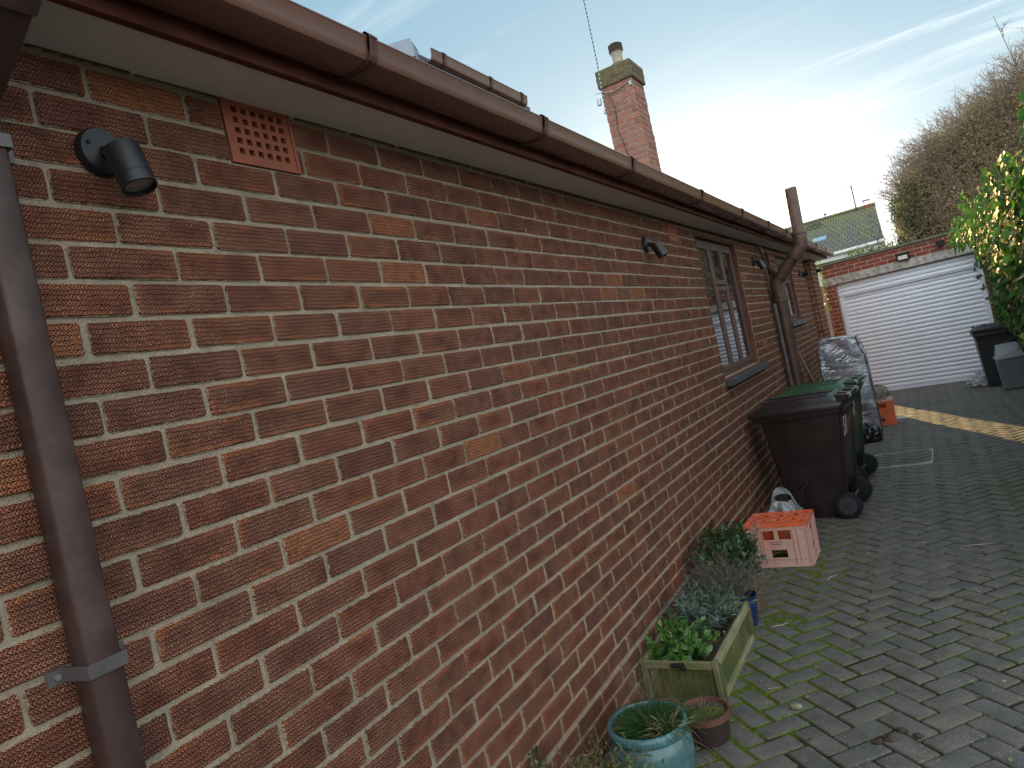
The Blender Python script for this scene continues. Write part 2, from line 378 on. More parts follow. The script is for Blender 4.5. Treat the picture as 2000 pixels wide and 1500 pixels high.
# house wall (course 0 centre at z = 1.88, perpend at y = 0)
Y0, Y1 = -2.6, 12.76
W1 = (4.72, 6.16, 1.125, 2.262); W2 = (7.56, 7.98, 1.10, 2.262); W3 = (8.42, 9.62, 1.425, 2.262)
PORCH = (10.98, 12.02, -.5, 2.45)
AIR1 = (.438, .662, 2.142, 2.315); AIR2 = (4.035, 4.235, 2.175, 2.30)
holes = [W1, W2, W3, PORCH]
house = empty('brick_bungalow', (0, 0, 0), 0, 'long brown ribbed-brick bungalow with brown windows running down the left side of the drive', 'house')
mb = MB()
bricks(mb, (0, 0, 0), (0, 1, 0), (1, 0, 0), Y0, Y1, -.32, 2.40, holes+[AIR1, AIR2], zref=1.88, uref=0., thick=.155)
bricks(mb, (0, Y1, 0), (-1, 0, 0), (0, 1, 0), 0, 1.2, -.3, 2.35, (), zref=1.88, uref=0.)
bricks(mb, (-.27, 0, 0), (0, 1, 0), (1, 0, 0), PORCH[0], PORCH[1], -.32, 2.4, (), zref=1.88, uref=0.06)
bricks(mb, (-.27, PORCH[1], 0), (1, 0, 0), (0, -1, 0), 0, .27, -.32, 2.4, (), zref=1.88, uref=0.1)
for r_ in subtract((Y0, Y1, -.5, 2.42), holes+[AIR1, AIR2]):
    mb.box(-.27, 0, r_[0], r_[1], r_[2], r_[3], 1)
mb.box(-.55, -.272, PORCH[0]-.1, PORCH[1]+.1, -.5, 2.42, 1)
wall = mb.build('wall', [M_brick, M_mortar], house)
mb = MB()
for (a, b, c, d) in (W1, W2, W3):        # brick returns of the openings
    for q in ((a, a+.004, c, d), (b-.004, b, c, d), (a+.0041, b-.0041, d-.004, d)):
        mb = MB(); mb.box(-.24, -.001, *q); mb.build('window_reveal', M_jamb, house)
mb = MB(); mb.box(-8, -.272, Y0, Y1, -.5, 2.35); mb.box(-8, -.3, Y0+.3, Y1-.002, 2.351, 2.4)
mb.build('inner_wall', M_jamb, house)
SLP = .004
def ez(y): return 2.303+SLP*y
mb = MB(); ya, yb = -2.7, 12.9
mb.extrude([(-.3, 0), (.172, 0), (.172, .012), (-.3, .012)], (0, ya, ez(ya)), (0, yb, ez(yb)), (1, 0, 0), (0, 0, 1))
mb.build('soffit', M_soffit, house)
mb = MB()
mb.extrude([(.174, -.014), (.196, -.014), (.196, .085), (.174, .085)], (0, ya, ez(ya)), (0, yb, ez(yb)), (1, 0, 0), (0, 0, 1))
mb.extrude([(-.3, 0), (.19, 0), (.19, .10), (-.3, .30)], (0, yb, ez(yb)-.01), (0, yb+.02, ez(yb)-.01), (1, 0, 0), (0, 0, 1))
mb.build('fascia', M_fascia, house, bevel=.002)
m, t = newmat('concrete_roof_tiles'); p = t.pos(); _, py, pz = t.xyz(p)
tt = t.math('FRACT', t.math('MULTIPLY', py, 3.3)); rr = t.math('FRACT', t.math('MULTIPLY', pz, 6.4))
hh = t.math('ADD', t.ramp(tt, .0, .1), t.math('MULTIPLY', rr, -1.))
finish(t, Base_Color=t.mix(t.noise(p, 5, 4, .7), (.05, .035, .03), (.13, .10, .075)), Roughness=.9, Normal=t.bump(hh, .8, .02)); M_tile = m
mb = MB()
mb.hexa([(-4.2, ya, 4.60), (.24, ya, 2.37), (.24, yb, 2.42), (-4.2, yb, 4.60), (-4.2, ya, 4.68), (.245, ya, 2.41), (.245, yb, 2.455), (-4.2, yb, 4.68)])
mb.hexa([(-8.6, ya, 2.3), (-4.2, ya, 4.60), (-4.2, yb, 4.60), (-8.6, yb, 2.3), (-8.6, ya, 2.38), (-4.2, ya, 4.68), (-4.2, yb, 4.68), (-8.6, yb, 2.38)])
mb.add([(-8, 12.74, 2.3), (-.02, 12.74, 2.3), (-4.2, 12.74, 4.6), (-8, 12.7, 2.3), (-.02, 12.7, 2.3), (-4.2, 12.7, 4.6)], [(0, 1, 2), (5, 4, 3), (0, 3, 4, 1)])
roof = mb.build('roof', M_tile, house)

def window(name, hole, lights, sill_over=.10):
    a, b, c, d = hole; x0, x1 = -.105, -.045
    fr = MB(); bw = .045
    fr.box(x0, x1, a+.005, a+bw, c, d-.005); fr.box(x0, x1, b-bw, b-.005, c, d-.005)
    fr.box(x0, x1, a+bw, b-bw, c, c+bw); fr.box(x0, x1, a+bw, b-bw, d-bw, d-.005)
    win = fr.build('window', M_upvc, house, bevel=.004)
    cur = a+bw
    W = (b-a-2*bw)
    gl = MB()
    for (wf, kind) in lights:
        e = cur+W*wf
        def sash(y0_, y1_, z0_, z1_):
            s = MB(); sw = .050; xa, xb = x0+.01, x1+.008
            s.box(xa, xb, y0_+.004, y0_+sw, z0_+.004, z1_-.004); s.box(xa, xb, y1_-sw, y1_-.004, z0_+.004, z1_-.004)
            s.box(xa, xb, y0_+sw, y1_-sw, z0_+.004, z0_+sw); s.box(xa, xb, y0_+sw, y1_-sw, z1_-sw, z1_-.004)
            s.build('sash', M_upvc, win, bevel=.006)
            gl.box(xb-.034, xb-.012, y0_+sw-.004, y1_-sw+.004, z0_+sw-.004, z1_-sw+.004)
        if kind == 'top':
            zm = c+(d-c)*.66
            sash(cur, e, c+bw-.012, zm); sash(cur, e, zm, d-bw+.012)
        else: sash(cur, e, c+bw-.012, d-bw+.012)
        cur = e
    gl.build('pane', M_glass, win)
    s = MB(); s.hexa([(-.1, a-.01, c-.055), (.055, a-.01, c-.068), (.055, b+sill_over, c-.068), (-.1, b+sill_over, c-.055),
                      (-.1, a-.01, c-.001), (.055, a-.01, c-.018), (.055, b+sill_over, c-.018), (-.1, b+sill_over, c-.001)])
    s.build('sill', M_sill, win, bevel=.003)
window('window', W1, [(.37, 'f'), (.30, 'top'), (.33, 'f')], .14)
window('window', W2, [(1., 'top')], .02)
window('window', W3, [(.5, 'top'), (.5, 'top')], .05)

def air_brick(hole, nx, nz, mat, frame=True):
    a, b, c, d = hole; ox = .004
    mb = MB(); fx = [a+.002]; fz = [c+.002]
    py = (b-a-.05)/nx; pz = (d-c-.042)/nz
    rects = [(a+.002, b-.002, c+.002, d)]
    hs = [(a+.025+py*(i+.22), a+.025+py*(i+.78), c+.022+pz*(k+.22), c+.022+pz*(k+.78)) for i in range(nx) for k in range(nz)]
    rects = subtract(rects[0], hs)
    for r_ in rects: mb.box(-.03, ox, r_[0], r_[1], r_[2], r_[3])
    if frame:
        for q in subtract((a+.002, b-.002, c+.002, d), [(a+.012, b-.012, c+.010, d+.1)]): mb.box(ox-.001, ox+.003, q[0], q[1], q[2], q[3])
    o = mb.build('air_brick', mat, house)
    mv = MB(); mv.box(-.06, -.031, a, b, c, d); mv.build('vent_cavity', M_dark, o)
air_brick(AIR1, 6, 5, M_terra)
air_brick(AIR2, 6, 3, M_terra, False)

# gutter
M_clip = simple('dark_brown_clip', (.085, .040, .030), .35, .1, 8)
def gutter(name, p0, p1, clips, label, w_=.125, h_=.063, endcap=True):
    """open channel along +Y; origin of the profile is the top of the fascia side"""
    o = empty(name, p0, 0, label, 'gutter'); L = p1[1]-p0[1]; dz = p1[2]-p0[2]
    th = .003
    out = [(0, 0), (0, -h_*.62), (.012, -h_*.86), (.03, -h_), (w_-.034, -h_*.98), (w_-.014, -h_*.86), (w_-.006, -h_*.62), (w_, -.006), (w_+.003, -.002), (w_+.001, .002), (w_-.006, .001)]
    inn = [(w_-.008, -.010), (w_-.010, -h_*.60), (w_-.018, -h_*.80), (w_-.036, -h_+th), (.03, -h_+th), (.015, -h_*.82), (th, -h_*.6), (th, 0)]
    mb = MB(); mb.extrude(out+inn, (0, 0, 0), (0, L, dz), (1, 0, 0), (0, 0, 1))
    if endcap:
        mb.extrude(out[:9], (0, L, dz), (0, L+.004, dz), (1, 0, 0), (0, 0, 1))
    mb.build('channel', M_plastic, o, smooth=40)
    for cy in clips:
        s = 1.13
        prof = [((x-w_/2)*s+w_/2+.001, z*1.05-.001) for x, z in out[1:9]]
        prof = prof+[(prof[-1][0]-.012, .010), (prof[-1][0]-.030, .006)]
        back = [(x-.003 if i else x, z+.004) for i, (x, z) in enumerate(prof)][::-1]
        cm = MB(); yy = cy-p0[1]
        cm.extrude(prof+back, (0, yy-.014, dz*yy/L), (0, yy+.014, dz*yy/L), (1, 0, 0), (0, 0, 1))
        cm.extrude([(x, z-.0025) for x, z in prof[:8]]+[(x-.002, z+.002) for x, z in prof[:8]][::-1], (0, yy-.003, dz*yy/L), (0, yy+.003, dz*yy/L), (1, 0, 0), (0, 0, 1))
        cm.build('gutter_clip', M_clip, o, smooth=35)
    return o
GZ = lambda y: 2.377+SLP*y
gutter('gutter', (.198, -2.7, GZ(-2.7)), (.198, 12.88, GZ(12.88)), [-.75, .66, 1.61, 2.55, 3.85, 5.1, 6.3, 7.4, 8.9, 10.2, 11.5],
       'long brown plastic gutter along the eaves of the brick bungalow')
# dormer behind the eaves, with its own short gutter
dz0 = 3.50
mb = MB(); mb.box(-4, -1.05, 3.0, 4.42, 2.9, dz0); mb.build('dormer_wall', simple('lead_cladding', (.12, .13, .15), .5, .2, 5), house)
mb = MB(); mb.box(-4, -1.0, 2.96, 4.46, dz0+.002, dz0+.09); mb.build('dormer_roof', simple('felt', (.10, .10, .11), .9), house)
gutter('gutter', (-1.03, 3.0, 3.60), (-1.03, 4.26, 3.60), [3.14, 3.72, 4.18], 'short brown gutter on the dormer above the long gutter', .115, .075)
bk = MB(); M1 = Matrix.Translation((-1.05, 2.93, 3.585)) @ Matrix.Rotation(R(20), 4, 'Z')
bk.box(-.10, .06, -.075, .055, -.05, .045, M=M1); bk.box(-.10, .05, -.06, -.055, .045, .075, M=M1)
bk.build('lead_flashing', simple('grey_lead', (.22, .26, .32), .45, .15, 12, metal=.4), house, bevel=.004)

# chimney (part of the house roof)
cx0, cx1, cy0, cy1 = -1.62, -1.20, 8.2, 8.66
ch = MB(); z0c, z1c = 2.6, 4.93
def shaft(mb, x0, x1, y0, y1, z0, z1, zr, u=0.):
    bricks(mb, (0, y0, 0), (1, 0, 0), (0, -1, 0), x0, x1, z0, z1, (), zref=zr, uref=x0+u, irr=1.5)
    bricks(mb, (x1, 0, 0), (0, 1, 0), (1, 0, 0), y0, y1, z0, z1, (), zref=zr, uref=y0+u, irr=1.5)
    bricks(mb, (0, y1, 0), (-1, 0, 0), (0, 1, 0), -x1, -x0, z0, z1, (), zref=zr, uref=-x1+u, irr=1.5)
    bricks(mb, (x0, 0, 0), (0, -1, 0), (-1, 0, 0), -y1, -y0, z0, z1, (), zref=zr, uref=-y1+u, irr=1.5)
    mb.box(x0, x1, y0, y1, z0, z1, 1)
shaft(ch, cx0, cx1, cy0, cy1, z0c, z1c, 4.93-.0375)
chim = ch.build('chimney', [M_cbrick, M_mortar], house)
cp = MB(); shaft(cp, cx0-.03, cx1+.03, cy0-.03, cy1+.03, z1c+.001, 5.155, 4.93+.0375, .06)
cp.build('chimney_cap', [M_cap, simple('cap_mortar', (.16, .15, .10), .95, .3, 10)], chim)
po = MB(); cc = ((cx0+cx1)/2+.02, 8.43, 5.15)
po.lathe([(.12, 0), (.125, .05), (.105, .085), (.075, .10)], cc, 28); po.build('mortar_flaunching', simple('purple_clay', (.16, .08, .085), .8, .2, 9), chim, smooth=40)
po = MB(); po.lathe([(.066, .09), (.068, .20), (.078, .225), (.084, .24)], cc, 28); po.build('chimney_pot', simple('buff_clay', (.36, .35, .26), .75, .15, 9), chim, smooth=40)
po = MB()
for k in range(4): po.lathe([(.074, .245+k*.026), (.094, .25+k*.026), (.094, .262+k*.026), (.074, .266+k*.026)], cc, 28)
po.lathe([(.07, .24), (.07, .355), (.03, .365)], cc, 28)
po.build('chimney_cowl', simple('brown_cowl', (.085, .05, .045), .6, .2, 9), chim, smooth=30)
# television aerial on the chimney
ae = empty('television_aerial', (-1.59, 8.1, 4.6), 0, 'thin banded aerial rod rising beside the brick chimney', 'aerial')
m, t = newmat('banded_cable'); _, _, pz = t.xyz(t.pos()); st = t.math('GREATER_THAN', t.math('FRACT', t.math('MULTIPLY', pz, 18.)), .42)
finish(t, Base_Color=t.mix(st, (.012, .03, .04), (.22, .40, .48)), Roughness=.4)
mb = MB(); mb.tube([(0, 0, 0), (.0, 0, .2), (.022, 0, .6), (.03, 0, 2.2)], .0085, 8); mb.build('rod', m, ae, smooth=60)
mb = MB(); mb.tube([(-.06, -.01, .10), (-.055, -.01, .18)], .030, 12); mb.tube([(-.09, 0, .265), (.13, .1, .245)], .006, 6)
mb.box(-.03, .0, -.02, .02, -.02, .03); mb.tube([(-.02, 0, -.03), (.02, 0, .0), (.10, .09, -.02)], .006, 6)
mb.build('bracket', M_steel, ae, smooth=40)
mb = MB(); mb.tube([(.01, 0, .24), (.08, .06, .20), (.10, .085, .0), (.08, .085, -.25), (.14, .085, -.6), (.15, .085, -1.2)], .004, 6)
mb.tube([(.01, 0, .27), (.13, .085, .22), (.36, .085, .27)], .003, 6); mb.build('cable', M_black, ae, smooth=60)
mb = MB(); mb.box(.35, .385, .07, .085, .225, .275); mb.build('junction_box', simple('pale_plastic', (.35, .5, .55), .5), ae, bevel=.003)

# rectangular-section downpipe near the camera
dp = empty('downpipe', (.042, -.122, 0), 0, 'dark brown square downpipe clipped to the brick wall at the near left edge', 'downpipe')
sq = lambda h: [(-h+.006, -h), (h-.006, -h), (h, -h+.006), (h, h-.006), (h-.006, h), (-h+.006, h), (-h, h-.006), (-h, -h+.006)]
def sqtube(mb, pts, h):
    rings = []
    for i, p in enumerate(pts):
        p = Vector(p); d = (Vector(pts[min(i+1, len(pts)-1)])-Vector(pts[max(i-1, 0)])).normalized()
        a = Vector((0, 1, 0)); a = (a-d*a.dot(d)).normalized(); b = d.cross(a)
        k = 1.0
        rings.append([p+b*x*k+a*y for x, y in sq(h)])
    n = 8; vs = [q for r_ in rings for q in r_]; fs = []
    for i in range(len(pts)-1):
        for q in range(n): fs.append((i*n+q, i*n+(q+1) % n, (i+1)*n+(q+1) % n, (i+1)*n+q))
    fs += [tuple(range(n))[::-1], tuple((len(pts)-1)*n+q for q in range(n))]
    mb.add(vs, fs)
mb = MB(); sqtube(mb, [(0, 0, -.0), (0, 0, 2.14)], .0290); mb.build('pipe', M_pipe, dp, smooth=50)
mb = MB(); sqtube(mb, [(-.015, -.004, 2.135), (.20, .0, 2.265)], .0320); mb.build('swan_neck', M_pipe, dp, smooth=50)
mb = MB(); sqtube(mb, [(.17, .0, 2.245), (.225, .0, 2.28), (.225, 0, 2.33)], .035); mb.build('outlet', M_pipe, dp, smooth=50)
for z in (1.16, 2.07):
    c = MB(); zz = z; h = .0315
    for (a, b) in (((-.034, -.064), (-.034, -h-.006)), ((-.034, -h-.006), (h, -h)), ((h, -h), (h, h)), ((h, h), (-.034, h+.006)), ((-.034, h+.006), (-.034, .064))):
        a3, b3 = Vector((*a, 0)), Vector((*b, 0)); d = (b3-a3).normalized(); nn = Vector((d.y, -d.x, 0))*.0022; e = d*.002
        c.hexa([tuple(a3-e-nn+Vector((0, 0, zz-.012))), tuple(b3+e-nn+Vector((0, 0, zz-.012))), tuple(b3+e+nn+Vector((0, 0, zz-.012))), tuple(a3-e+nn+Vector((0, 0, zz-.012))),
                tuple(a3-e-nn+Vector((0, 0, zz+.012))), tuple(b3+e-nn+Vector((0, 0, zz+.012))), tuple(b3+e+nn+Vector((0, 0, zz+.012))), tuple(a3-e+nn+Vector((0, 0, zz+.012)))])
    o = c.build('pipe_clip', simple('grey_brown_clip', (.085, .075, .075), .4, .2, 12), dp)
    [(lambda sc: (sc.tube([(-.033, q, zz), (-.028, q, zz)], .0055, 10), sc.build('screw', M_steel, o, smooth=40)))(MB()) for q in (-.050, .050)]

# soil pipe and its stack
sp = empty('soil_pipe', (.10, 7.50, 0), 0, 'fat round dark brown soil pipe bending out past the gutter between the windows', 'pipe')
M_soilp = simple('soil_pipe_plastic', (.065, .036, .028), .42, .25, 5, .15, 30, dirt=(.17, .10, .06), dirt_amt=.45)
r = .068
mb = MB(); mb.tube([(0, 0, -.2), (0, 0, 1.76)], r, 28); mb.build('lower_pipe', M_soilp, sp, smooth=50)
mb = MB(); mb.tube([(0, 0, 1.72), (0, 0, 1.885), (.045, 0, 1.935)], r+.008, 28); mb.tube([(0, 0, 1.66), (0, 0, 1.72), (0, 0, 1.725)], [r+.015, r+.015, r+.008], 28); mb.build('lower_bend', M_soilp, sp, smooth=35)
mb = MB(); mb.tube([(0, 0, 1.885), (.315, 0, 2.205)], r-.002, 28); mb.tube([(.215, 0, 2.103), (.222, 0, 2.110)], r+.012, 28); mb.tube([(.045, 0, 1.931), (.055, 0, 1.941)], r+.012, 28)
mb.build('sloping_pipe', M_soilp, sp, smooth=35)
mb = MB(); mb.tube([(.222, 0, 2.110), (.325, 0, 2.215), (.325, 0, 2.33)], r+.006, 28); mb.tube([(.325, 0, 2.33), (.325, 0, 2.338), (.325, 0, 2.36)], [r+.006, r+.013, r+.013], 28); mb.build('upper_bend', M_soilp, sp, smooth=35)
mb = MB(); mb.tube([(.325, 0, 2.33), (.335, 0, 2.84)], .062, 28); mb.build('vent_stack', M_soilp, sp, smooth=50)
mb = MB()
for k in range(10):
    a = 2*math.pi*k/10; mb.tube([(.335+.05*math.cos(a), .05*math.sin(a), 2.825), (.335+.04*math.cos(a), .04*math.sin(a), 2.862)], .0015, 5)
mb.build('wire_guard', M_steel, sp)
mb = MB(); mb.tube([(-.05, -.36, 2.28), (-.03, -.36, 2.23), (-.03, -.33, 2.13), (-.02, -.09, 2.01), (0, -.03, 1.985)], .017, 12); mb.tube([(-.02, -.10, 2.02), (.01, -.02, 1.98)], .030, 14)
mb.build('overflow_pipe', M_soilp, sp, smooth=50)
for z0_, z1_ in ((.70, .86), (1.42, 1.44)):
    mb = MB(); mb.tube([(0, 0, z0_), (0, 0, z1_-.02), (0, 0, z1_-.019), (0, 0, z1_)], [r+.005, r+.005, r+.011, r+.011], 24); mb.build('collar', M_soilp, sp, smooth=40)
mb = MB(); mb.tube([(.05, 7.36, -.2), (.05, 7.36, 1.66)], .021, 14); mb.tube([(.05, 7.36, 1.0), (.05, 7.36, 1.03)], .027, 14); mb.tube([(.05, 7.36, .75), (.05, 7.36, .78)], .027, 14)
wp = mb.build('waste_pipe', simple('grey_pipe', (.10, .09, .085), .5, .3, 9), None, smooth=50)
tag(wp, 'thin dark waste pipe fixed to the wall just left of the fat soil pipe', 'pipe')

# wall lights
def wall_light(y, z, yaw, pitch, label, flip=False):
    o = empty('wall_light', (0.006, y, z), 0, label, 'light', 'black spotlights along the bungalow wall')
    mb = MB(); mb.tube([(0, 0, 0), (.012, 0, 0), (.020, 0, 0)], [.049, .049, .045], 32); mb.build('backplate', M_black, o, smooth=40)
    mb = MB(); mb.tube([(.012, 0, 0), (.045, .003, -.012), (.070, .006, -.030)], .012, 12); mb.build('arm', M_black, o, smooth=40)
    s = MB(); s.tube([(.0195, -.03, 0.012), (.023, -.03, .012)], .004, 8); s.build('screw', M_dark, o, smooth=40)
    d = Vector((math.cos(yaw)*math.cos(pitch), math.sin(yaw)*math.cos(pitch), math.sin(pitch))); c = Vector((.078, .006, -.048))
    mb = MB(); A = c-d*.040; B = c+d*.052
    mb.tube([A, A+d*.002, c+d*.028], [.030, .0335, .0335], 32); mb.tube([c+d*.029, B, B+d*.001], [.0335, .0335, .030], 32, caps=False); mb.tube([B+d*.001, B-d*.012], [.030, .029], 32, caps=False)
    mb.tube([c+d*.0275, c+d*.0295], .032, 32)
    h = mb.build('lamp_head', M_black, o, smooth=40)
    mb = MB(); mb.tube([B-d*.012, B-d*.010], [.029, .029], 24); mb.build('lens', simple('lamp_glass', (.25, .25, .23), .1), h, smooth=40)
    return o
wall_light(.107, 2.105, R(10), R(-74), 'black spotlight nearest the camera, beside the large terracotta air brick')
wall_light(3.46, 2.108, R(8), R(-68), 'black spotlight alone on plain brick to the left of the first window')
wall_light(6.87, 2.125, R(8), R(-68), 'black spotlight between the first window and the soil pipe')
wall_light(10.3, 2.08, R(-10), R(8), 'black spotlight beyond the soil pipe, its head turned level towards the drive')

# ------------------------------------------------------------ ground: drive of herringbone block pavers
def gz(x, y): return -.02*y
def wobble(x, y): return .006*math.sin(1.3*x+.7*y)+.004*math.sin(2.9*y-1.7*x)
def fnoise(x, y, s, seed=0):
    v = 0
    for k, (a, b) in enumerate([(1, .7), (-.6, 1.1), (1.7, -1.3), (2.3, 1.9)]):
        v += math.sin(s*(a*x+b*y)+seed+k*2.1)/(k+1)
    return v
def moss_amt(x, y):
    near = math.exp(-max(0, x-.55)/.28)*(1 if y < 4.2 else math.exp(-(y-4.2)/.8)) if x > .1 else .7
    right = .75*math.exp(-((x-1.75)/.22)**2)*math.exp(-((y-5.2)/1.3)**2)+.5*math.exp(-((x-1.55)/.3)**2)*math.exp(-((y-3.6)/1.2)**2)
    return max(0., min(1.4, near*1.05+right+.18*fnoise(x, y, 2.2, 1)+.08))
m, t = newmat('block_paver'); p = t.pos(); bl = t.attr('bl'); s_, t_, id_ = t.xyz(bl[1]); hs = t.attr('hs'); hl, hh, ms = t.xyz(hs[1])
q = t.comb(t.math('ADD', s_, t.math('MULTIPLY', id_, 31.)), t_, id_)
edge = t.math('MINIMUM', t.math('SUBTRACT', hl, t.math('ABSOLUTE', s_)), t.math('SUBTRACT', hh, t.math('ABSOLUTE', t_)))
n1 = t.noise(q, 9, 4, .6); n2 = t.noise(q, 230, 3, .6); n3 = t.noise(p, 1.6, 3, .6); ag = t.n('ShaderNodeTexVoronoi', {'Vector': q, 'Scale': 120.})
c = t.mix(t.ramp(n1, .3, .7), (.064, .063, .059), (.126, .120, .111))
c = t.mix(t.ramp(id_, .0, 1., 0, .5), c, t.mix(1., c, (1.35, 1.22, 1.12), 'MULTIPLY'))
c = t.mix(t.math('MULTIPLY', t.ramp(n2, .55, .75), .5), c, (.20, .195, .185))
agc = t.xyz(ag.outputs['Color'])[0]
chip = t.math('MULTIPLY', t.ramp(ag.outputs['Distance'], .26, .20), t.math('GREATER_THAN', agc, .80))
c = t.mix(t.math('MULTIPLY', chip, .85), c, (.42, .41, .38))
c = t.mix(t.math('MULTIPLY', t.ramp(n2, .42, .32), .5), c, (.03, .03, .03))
c = t.mix(t.ramp(n3, .55, .75, 0, .35), c, (.05, .056, .045))
mm = t.math('MULTIPLY', ms, t.ramp(t.math('ADD', edge, t.math('MULTIPLY', t.math('SUBTRACT', t.noise(p, 60, 4, .7), .5), .03)), .0, .010, 1., 0.), clamp=True)
c = t.mix(mm, c, t.mix(t.noise(p, 90, 3), (.03, .045, .008), (.10, .14, .018)))
finish(t, Base_Color=c, Roughness=t.ramp(n2, .3, .7, .55, .85), Normal=t.bump(t.math('ADD', n2, t.math('MULTIPLY', n1, .4)), .75, .003), Specular_IOR_Level=.45)
M_paver = m
m, t = newmat('joint_and_moss'); p = t.pos(); ms = t.xyz(t.attr('bl')[1])[0]
n1 = t.noise(p, 60, 4, .7); n2 = t.noise(p, 260, 3, .7); n3 = t.noise(p, 9, 4, .6)
gm = t.ramp(t.math('ADD', t.math('MULTIPLY', t.math('SUBTRACT', n3, .5), 1.1), ms), .60, .80)
mc = t.mix(t.ramp(n1, .3, .7), (.030, .048, .006), (.13, .17, .018)); mc = t.mix(t.ramp(n2, .5, .8, 0, .8), mc, (.22, .26, .04))
c = t.mix(gm, t.mix(n1, (.022, .019, .015), (.060, .052, .042)), mc)
finish(t, Base_Color=c, Roughness=.95, Normal=t.bump(t.math('ADD', n1, n2), 1.0, .006), Specular_IOR_Level=.1)
M_joint = m
MH = (.69, 1.235, 6.74, 7.44)
def inside_drive(x, y): return -.14 < x < 3.1 and -1.2 < y < 14.3
mb = MB(); PL, PW, jt = .2, .1, .0045
c45 = math.sqrt(.5)
for i in range(-90, 160):
    for j in range(-12, 75):
        # herringbone lattice in paver axes: pairs of blocks at right angles
        for orient in (0, 1):
            a0 = i*.1+j*.2; b0 = i*.1-j*.2
            if orient == 0: ra = (a0, a0+PL, b0, b0+PW)
            else: ra = (a0, a0+PW, b0+PW, b0+PW+PL)
            ca, cb_ = (ra[0]+ra[1])/2, (ra[2]+ra[3])/2
            x, y = (ca-cb_)*c45+.02, (ca+cb_)*c45-.6
            if not inside_drive(x, y): continue
            da, db = (ra[1]-ra[0])/2-jt, (ra[3]-ra[2])/2-jt
            da *= random.uniform(.975, 1); db *= random.uniform(.96, 1)
            rz = random.gauss(0, .012); tx, ty = random.gauss(0, .008), random.gauss(0, .008)
            zc = gz(x, y)+wobble(x, y)+random.gauss(0, .0012); idr = random.random(); mo = moss_amt(x, y)
            ox, oy = random.gauss(0, .0016), random.gauss(0, .0016)
            hl, hh = max(da, db), min(da, db); cr = .005
            pts = [(-da+cr, -db), (0, -db), (da-cr, -db), (da, -db+cr), (da, 0), (da, db-cr), (da-cr, db), (0, db), (-da+cr, db), (-da, db-cr), (-da, 0), (-da, -db+cr)]
            pts = [(u+random.uniform(-.001, .001), v+random.uniform(-.001, .001)) for u, v in pts]
            vs = []; bl = []
            for (ins, dz) in ((0, -.03), (0, -.006), (.0035, -.001), (.008, .0004)):
                for u, v in pts:
                    uu = u-math.copysign(min(ins, abs(u)), u); vv = v-math.copysign(min(ins, abs(v)), v)
                    ur = uu*math.cos(rz)-vv*math.sin(rz); vr = uu*math.sin(rz)+vv*math.cos(rz)
                    vs.append((x+ox+(ur-vr)*c45, y+oy+(ur+vr)*c45, zc+dz+ur*tx+vr*ty-.02*(ur+vr)*c45))
                    bl.append((uu, vv, idr) if da > db else (vv, uu, idr))
            n = 12; fs = [(r_*n+k, r_*n+(k+1) % n, (r_+1)*n+(k+1) % n, (r_+1)*n+k) for r_ in range(3) for k in range(n)]+[tuple(3*n+k for k in range(n))]
            mb.add(vs, fs, 0, None, bl=bl, hs=(hl, hh, mo))
drive = mb.build('driveway', M_paver, smooth=30, kind='structure')
# joints and moss between the blocks: one finely divided sheet just below the block tops
nx, ny = 300, 640; xs = np.concatenate([np.linspace(-.2, 1.8, 240), np.linspace(1.82, 3.15, 60)]); ys = np.concatenate([np.linspace(.9, 6.2, 480), np.linspace(6.25, 14.4, 160)])
V = np.zeros((nx, ny, 3)); A = np.zeros((nx, ny, 3))
X, Y = np.meshgrid(xs, ys, indexing='ij')
def fn(x, y, s, seed=0):
    v = 0
    for k, (a, b) in enumerate([(1, .7), (-.6, 1.1), (1.7, -1.3), (2.3, 1.9)]): v = v+np.sin(s*(a*x+b*y)+seed+k*2.1)/(k+1)
    return v
near = np.where(X > .1, np.exp(-np.maximum(0, X-.55)/.28)*np.where(Y < 4.2, 1, np.exp(-(Y-4.2)/.8)), .7)
right = .75*np.exp(-((X-1.75)/.22)**2)*np.exp(-((Y-5.2)/1.3)**2)+.5*np.exp(-((X-1.55)/.3)**2)*np.exp(-((Y-3.6)/1.2)**2)
mo = np.clip(near*1.05+right+.18*fn(X, Y, 2.2, 1)+.08, 0, 1.4)
lump = .5+.5*np.sin(X*61+3*np.sin(Y*23))*np.sin(Y*57+2*np.sin(X*31))
V[..., 0] = X; V[..., 1] = Y
V[..., 2] = -.02*Y+.006*np.sin(1.3*X+.7*Y)+.004*np.sin(2.9*Y-1.7*X)-.0085+np.clip(mo-.35, 0, 1)*(.006+.006*lump)*np.clip(.5+.6*fn(X, Y, 9, 4), 0, 1)+rng.normal(size=X.shape)*.0008
A[..., 0] = mo
idx = np.arange(nx*ny).reshape(nx, ny); F = np.stack([idx[:-1, :-1], idx[1:, :-1], idx[1:, 1:], idx[:-1, 1:]], -1).reshape(-1, 4)
js = np_mesh('joint_bed', V.reshape(-1, 3), F, M_joint, smooth=True); js['kind'] = 'structure'
at = js.data.attributes.new('bl', 'FLOAT_VECTOR', 'POINT'); at.data.foreach_set('vector', A.astype(np.float32).ravel())
M_earth = simple('earth', (.07, .06, .045), .95, .4, 2, .5, 20, dirt=(.05, .07, .02), dirt_amt=.6)
mb = MB(); mb.add([(-700, -700, -.62), (700, -700, -.62), (700, 700, -.62), (-700, 700, -.62)], [(0, 1, 2, 3)])
mb.add([(-3, -3, -.0), (3.6, -3, -.0), (3.6, 15, -.34), (-3, 15, -.34)], [(0, 1, 2, 3)])
mb.build('ground', M_earth, kind='structure')
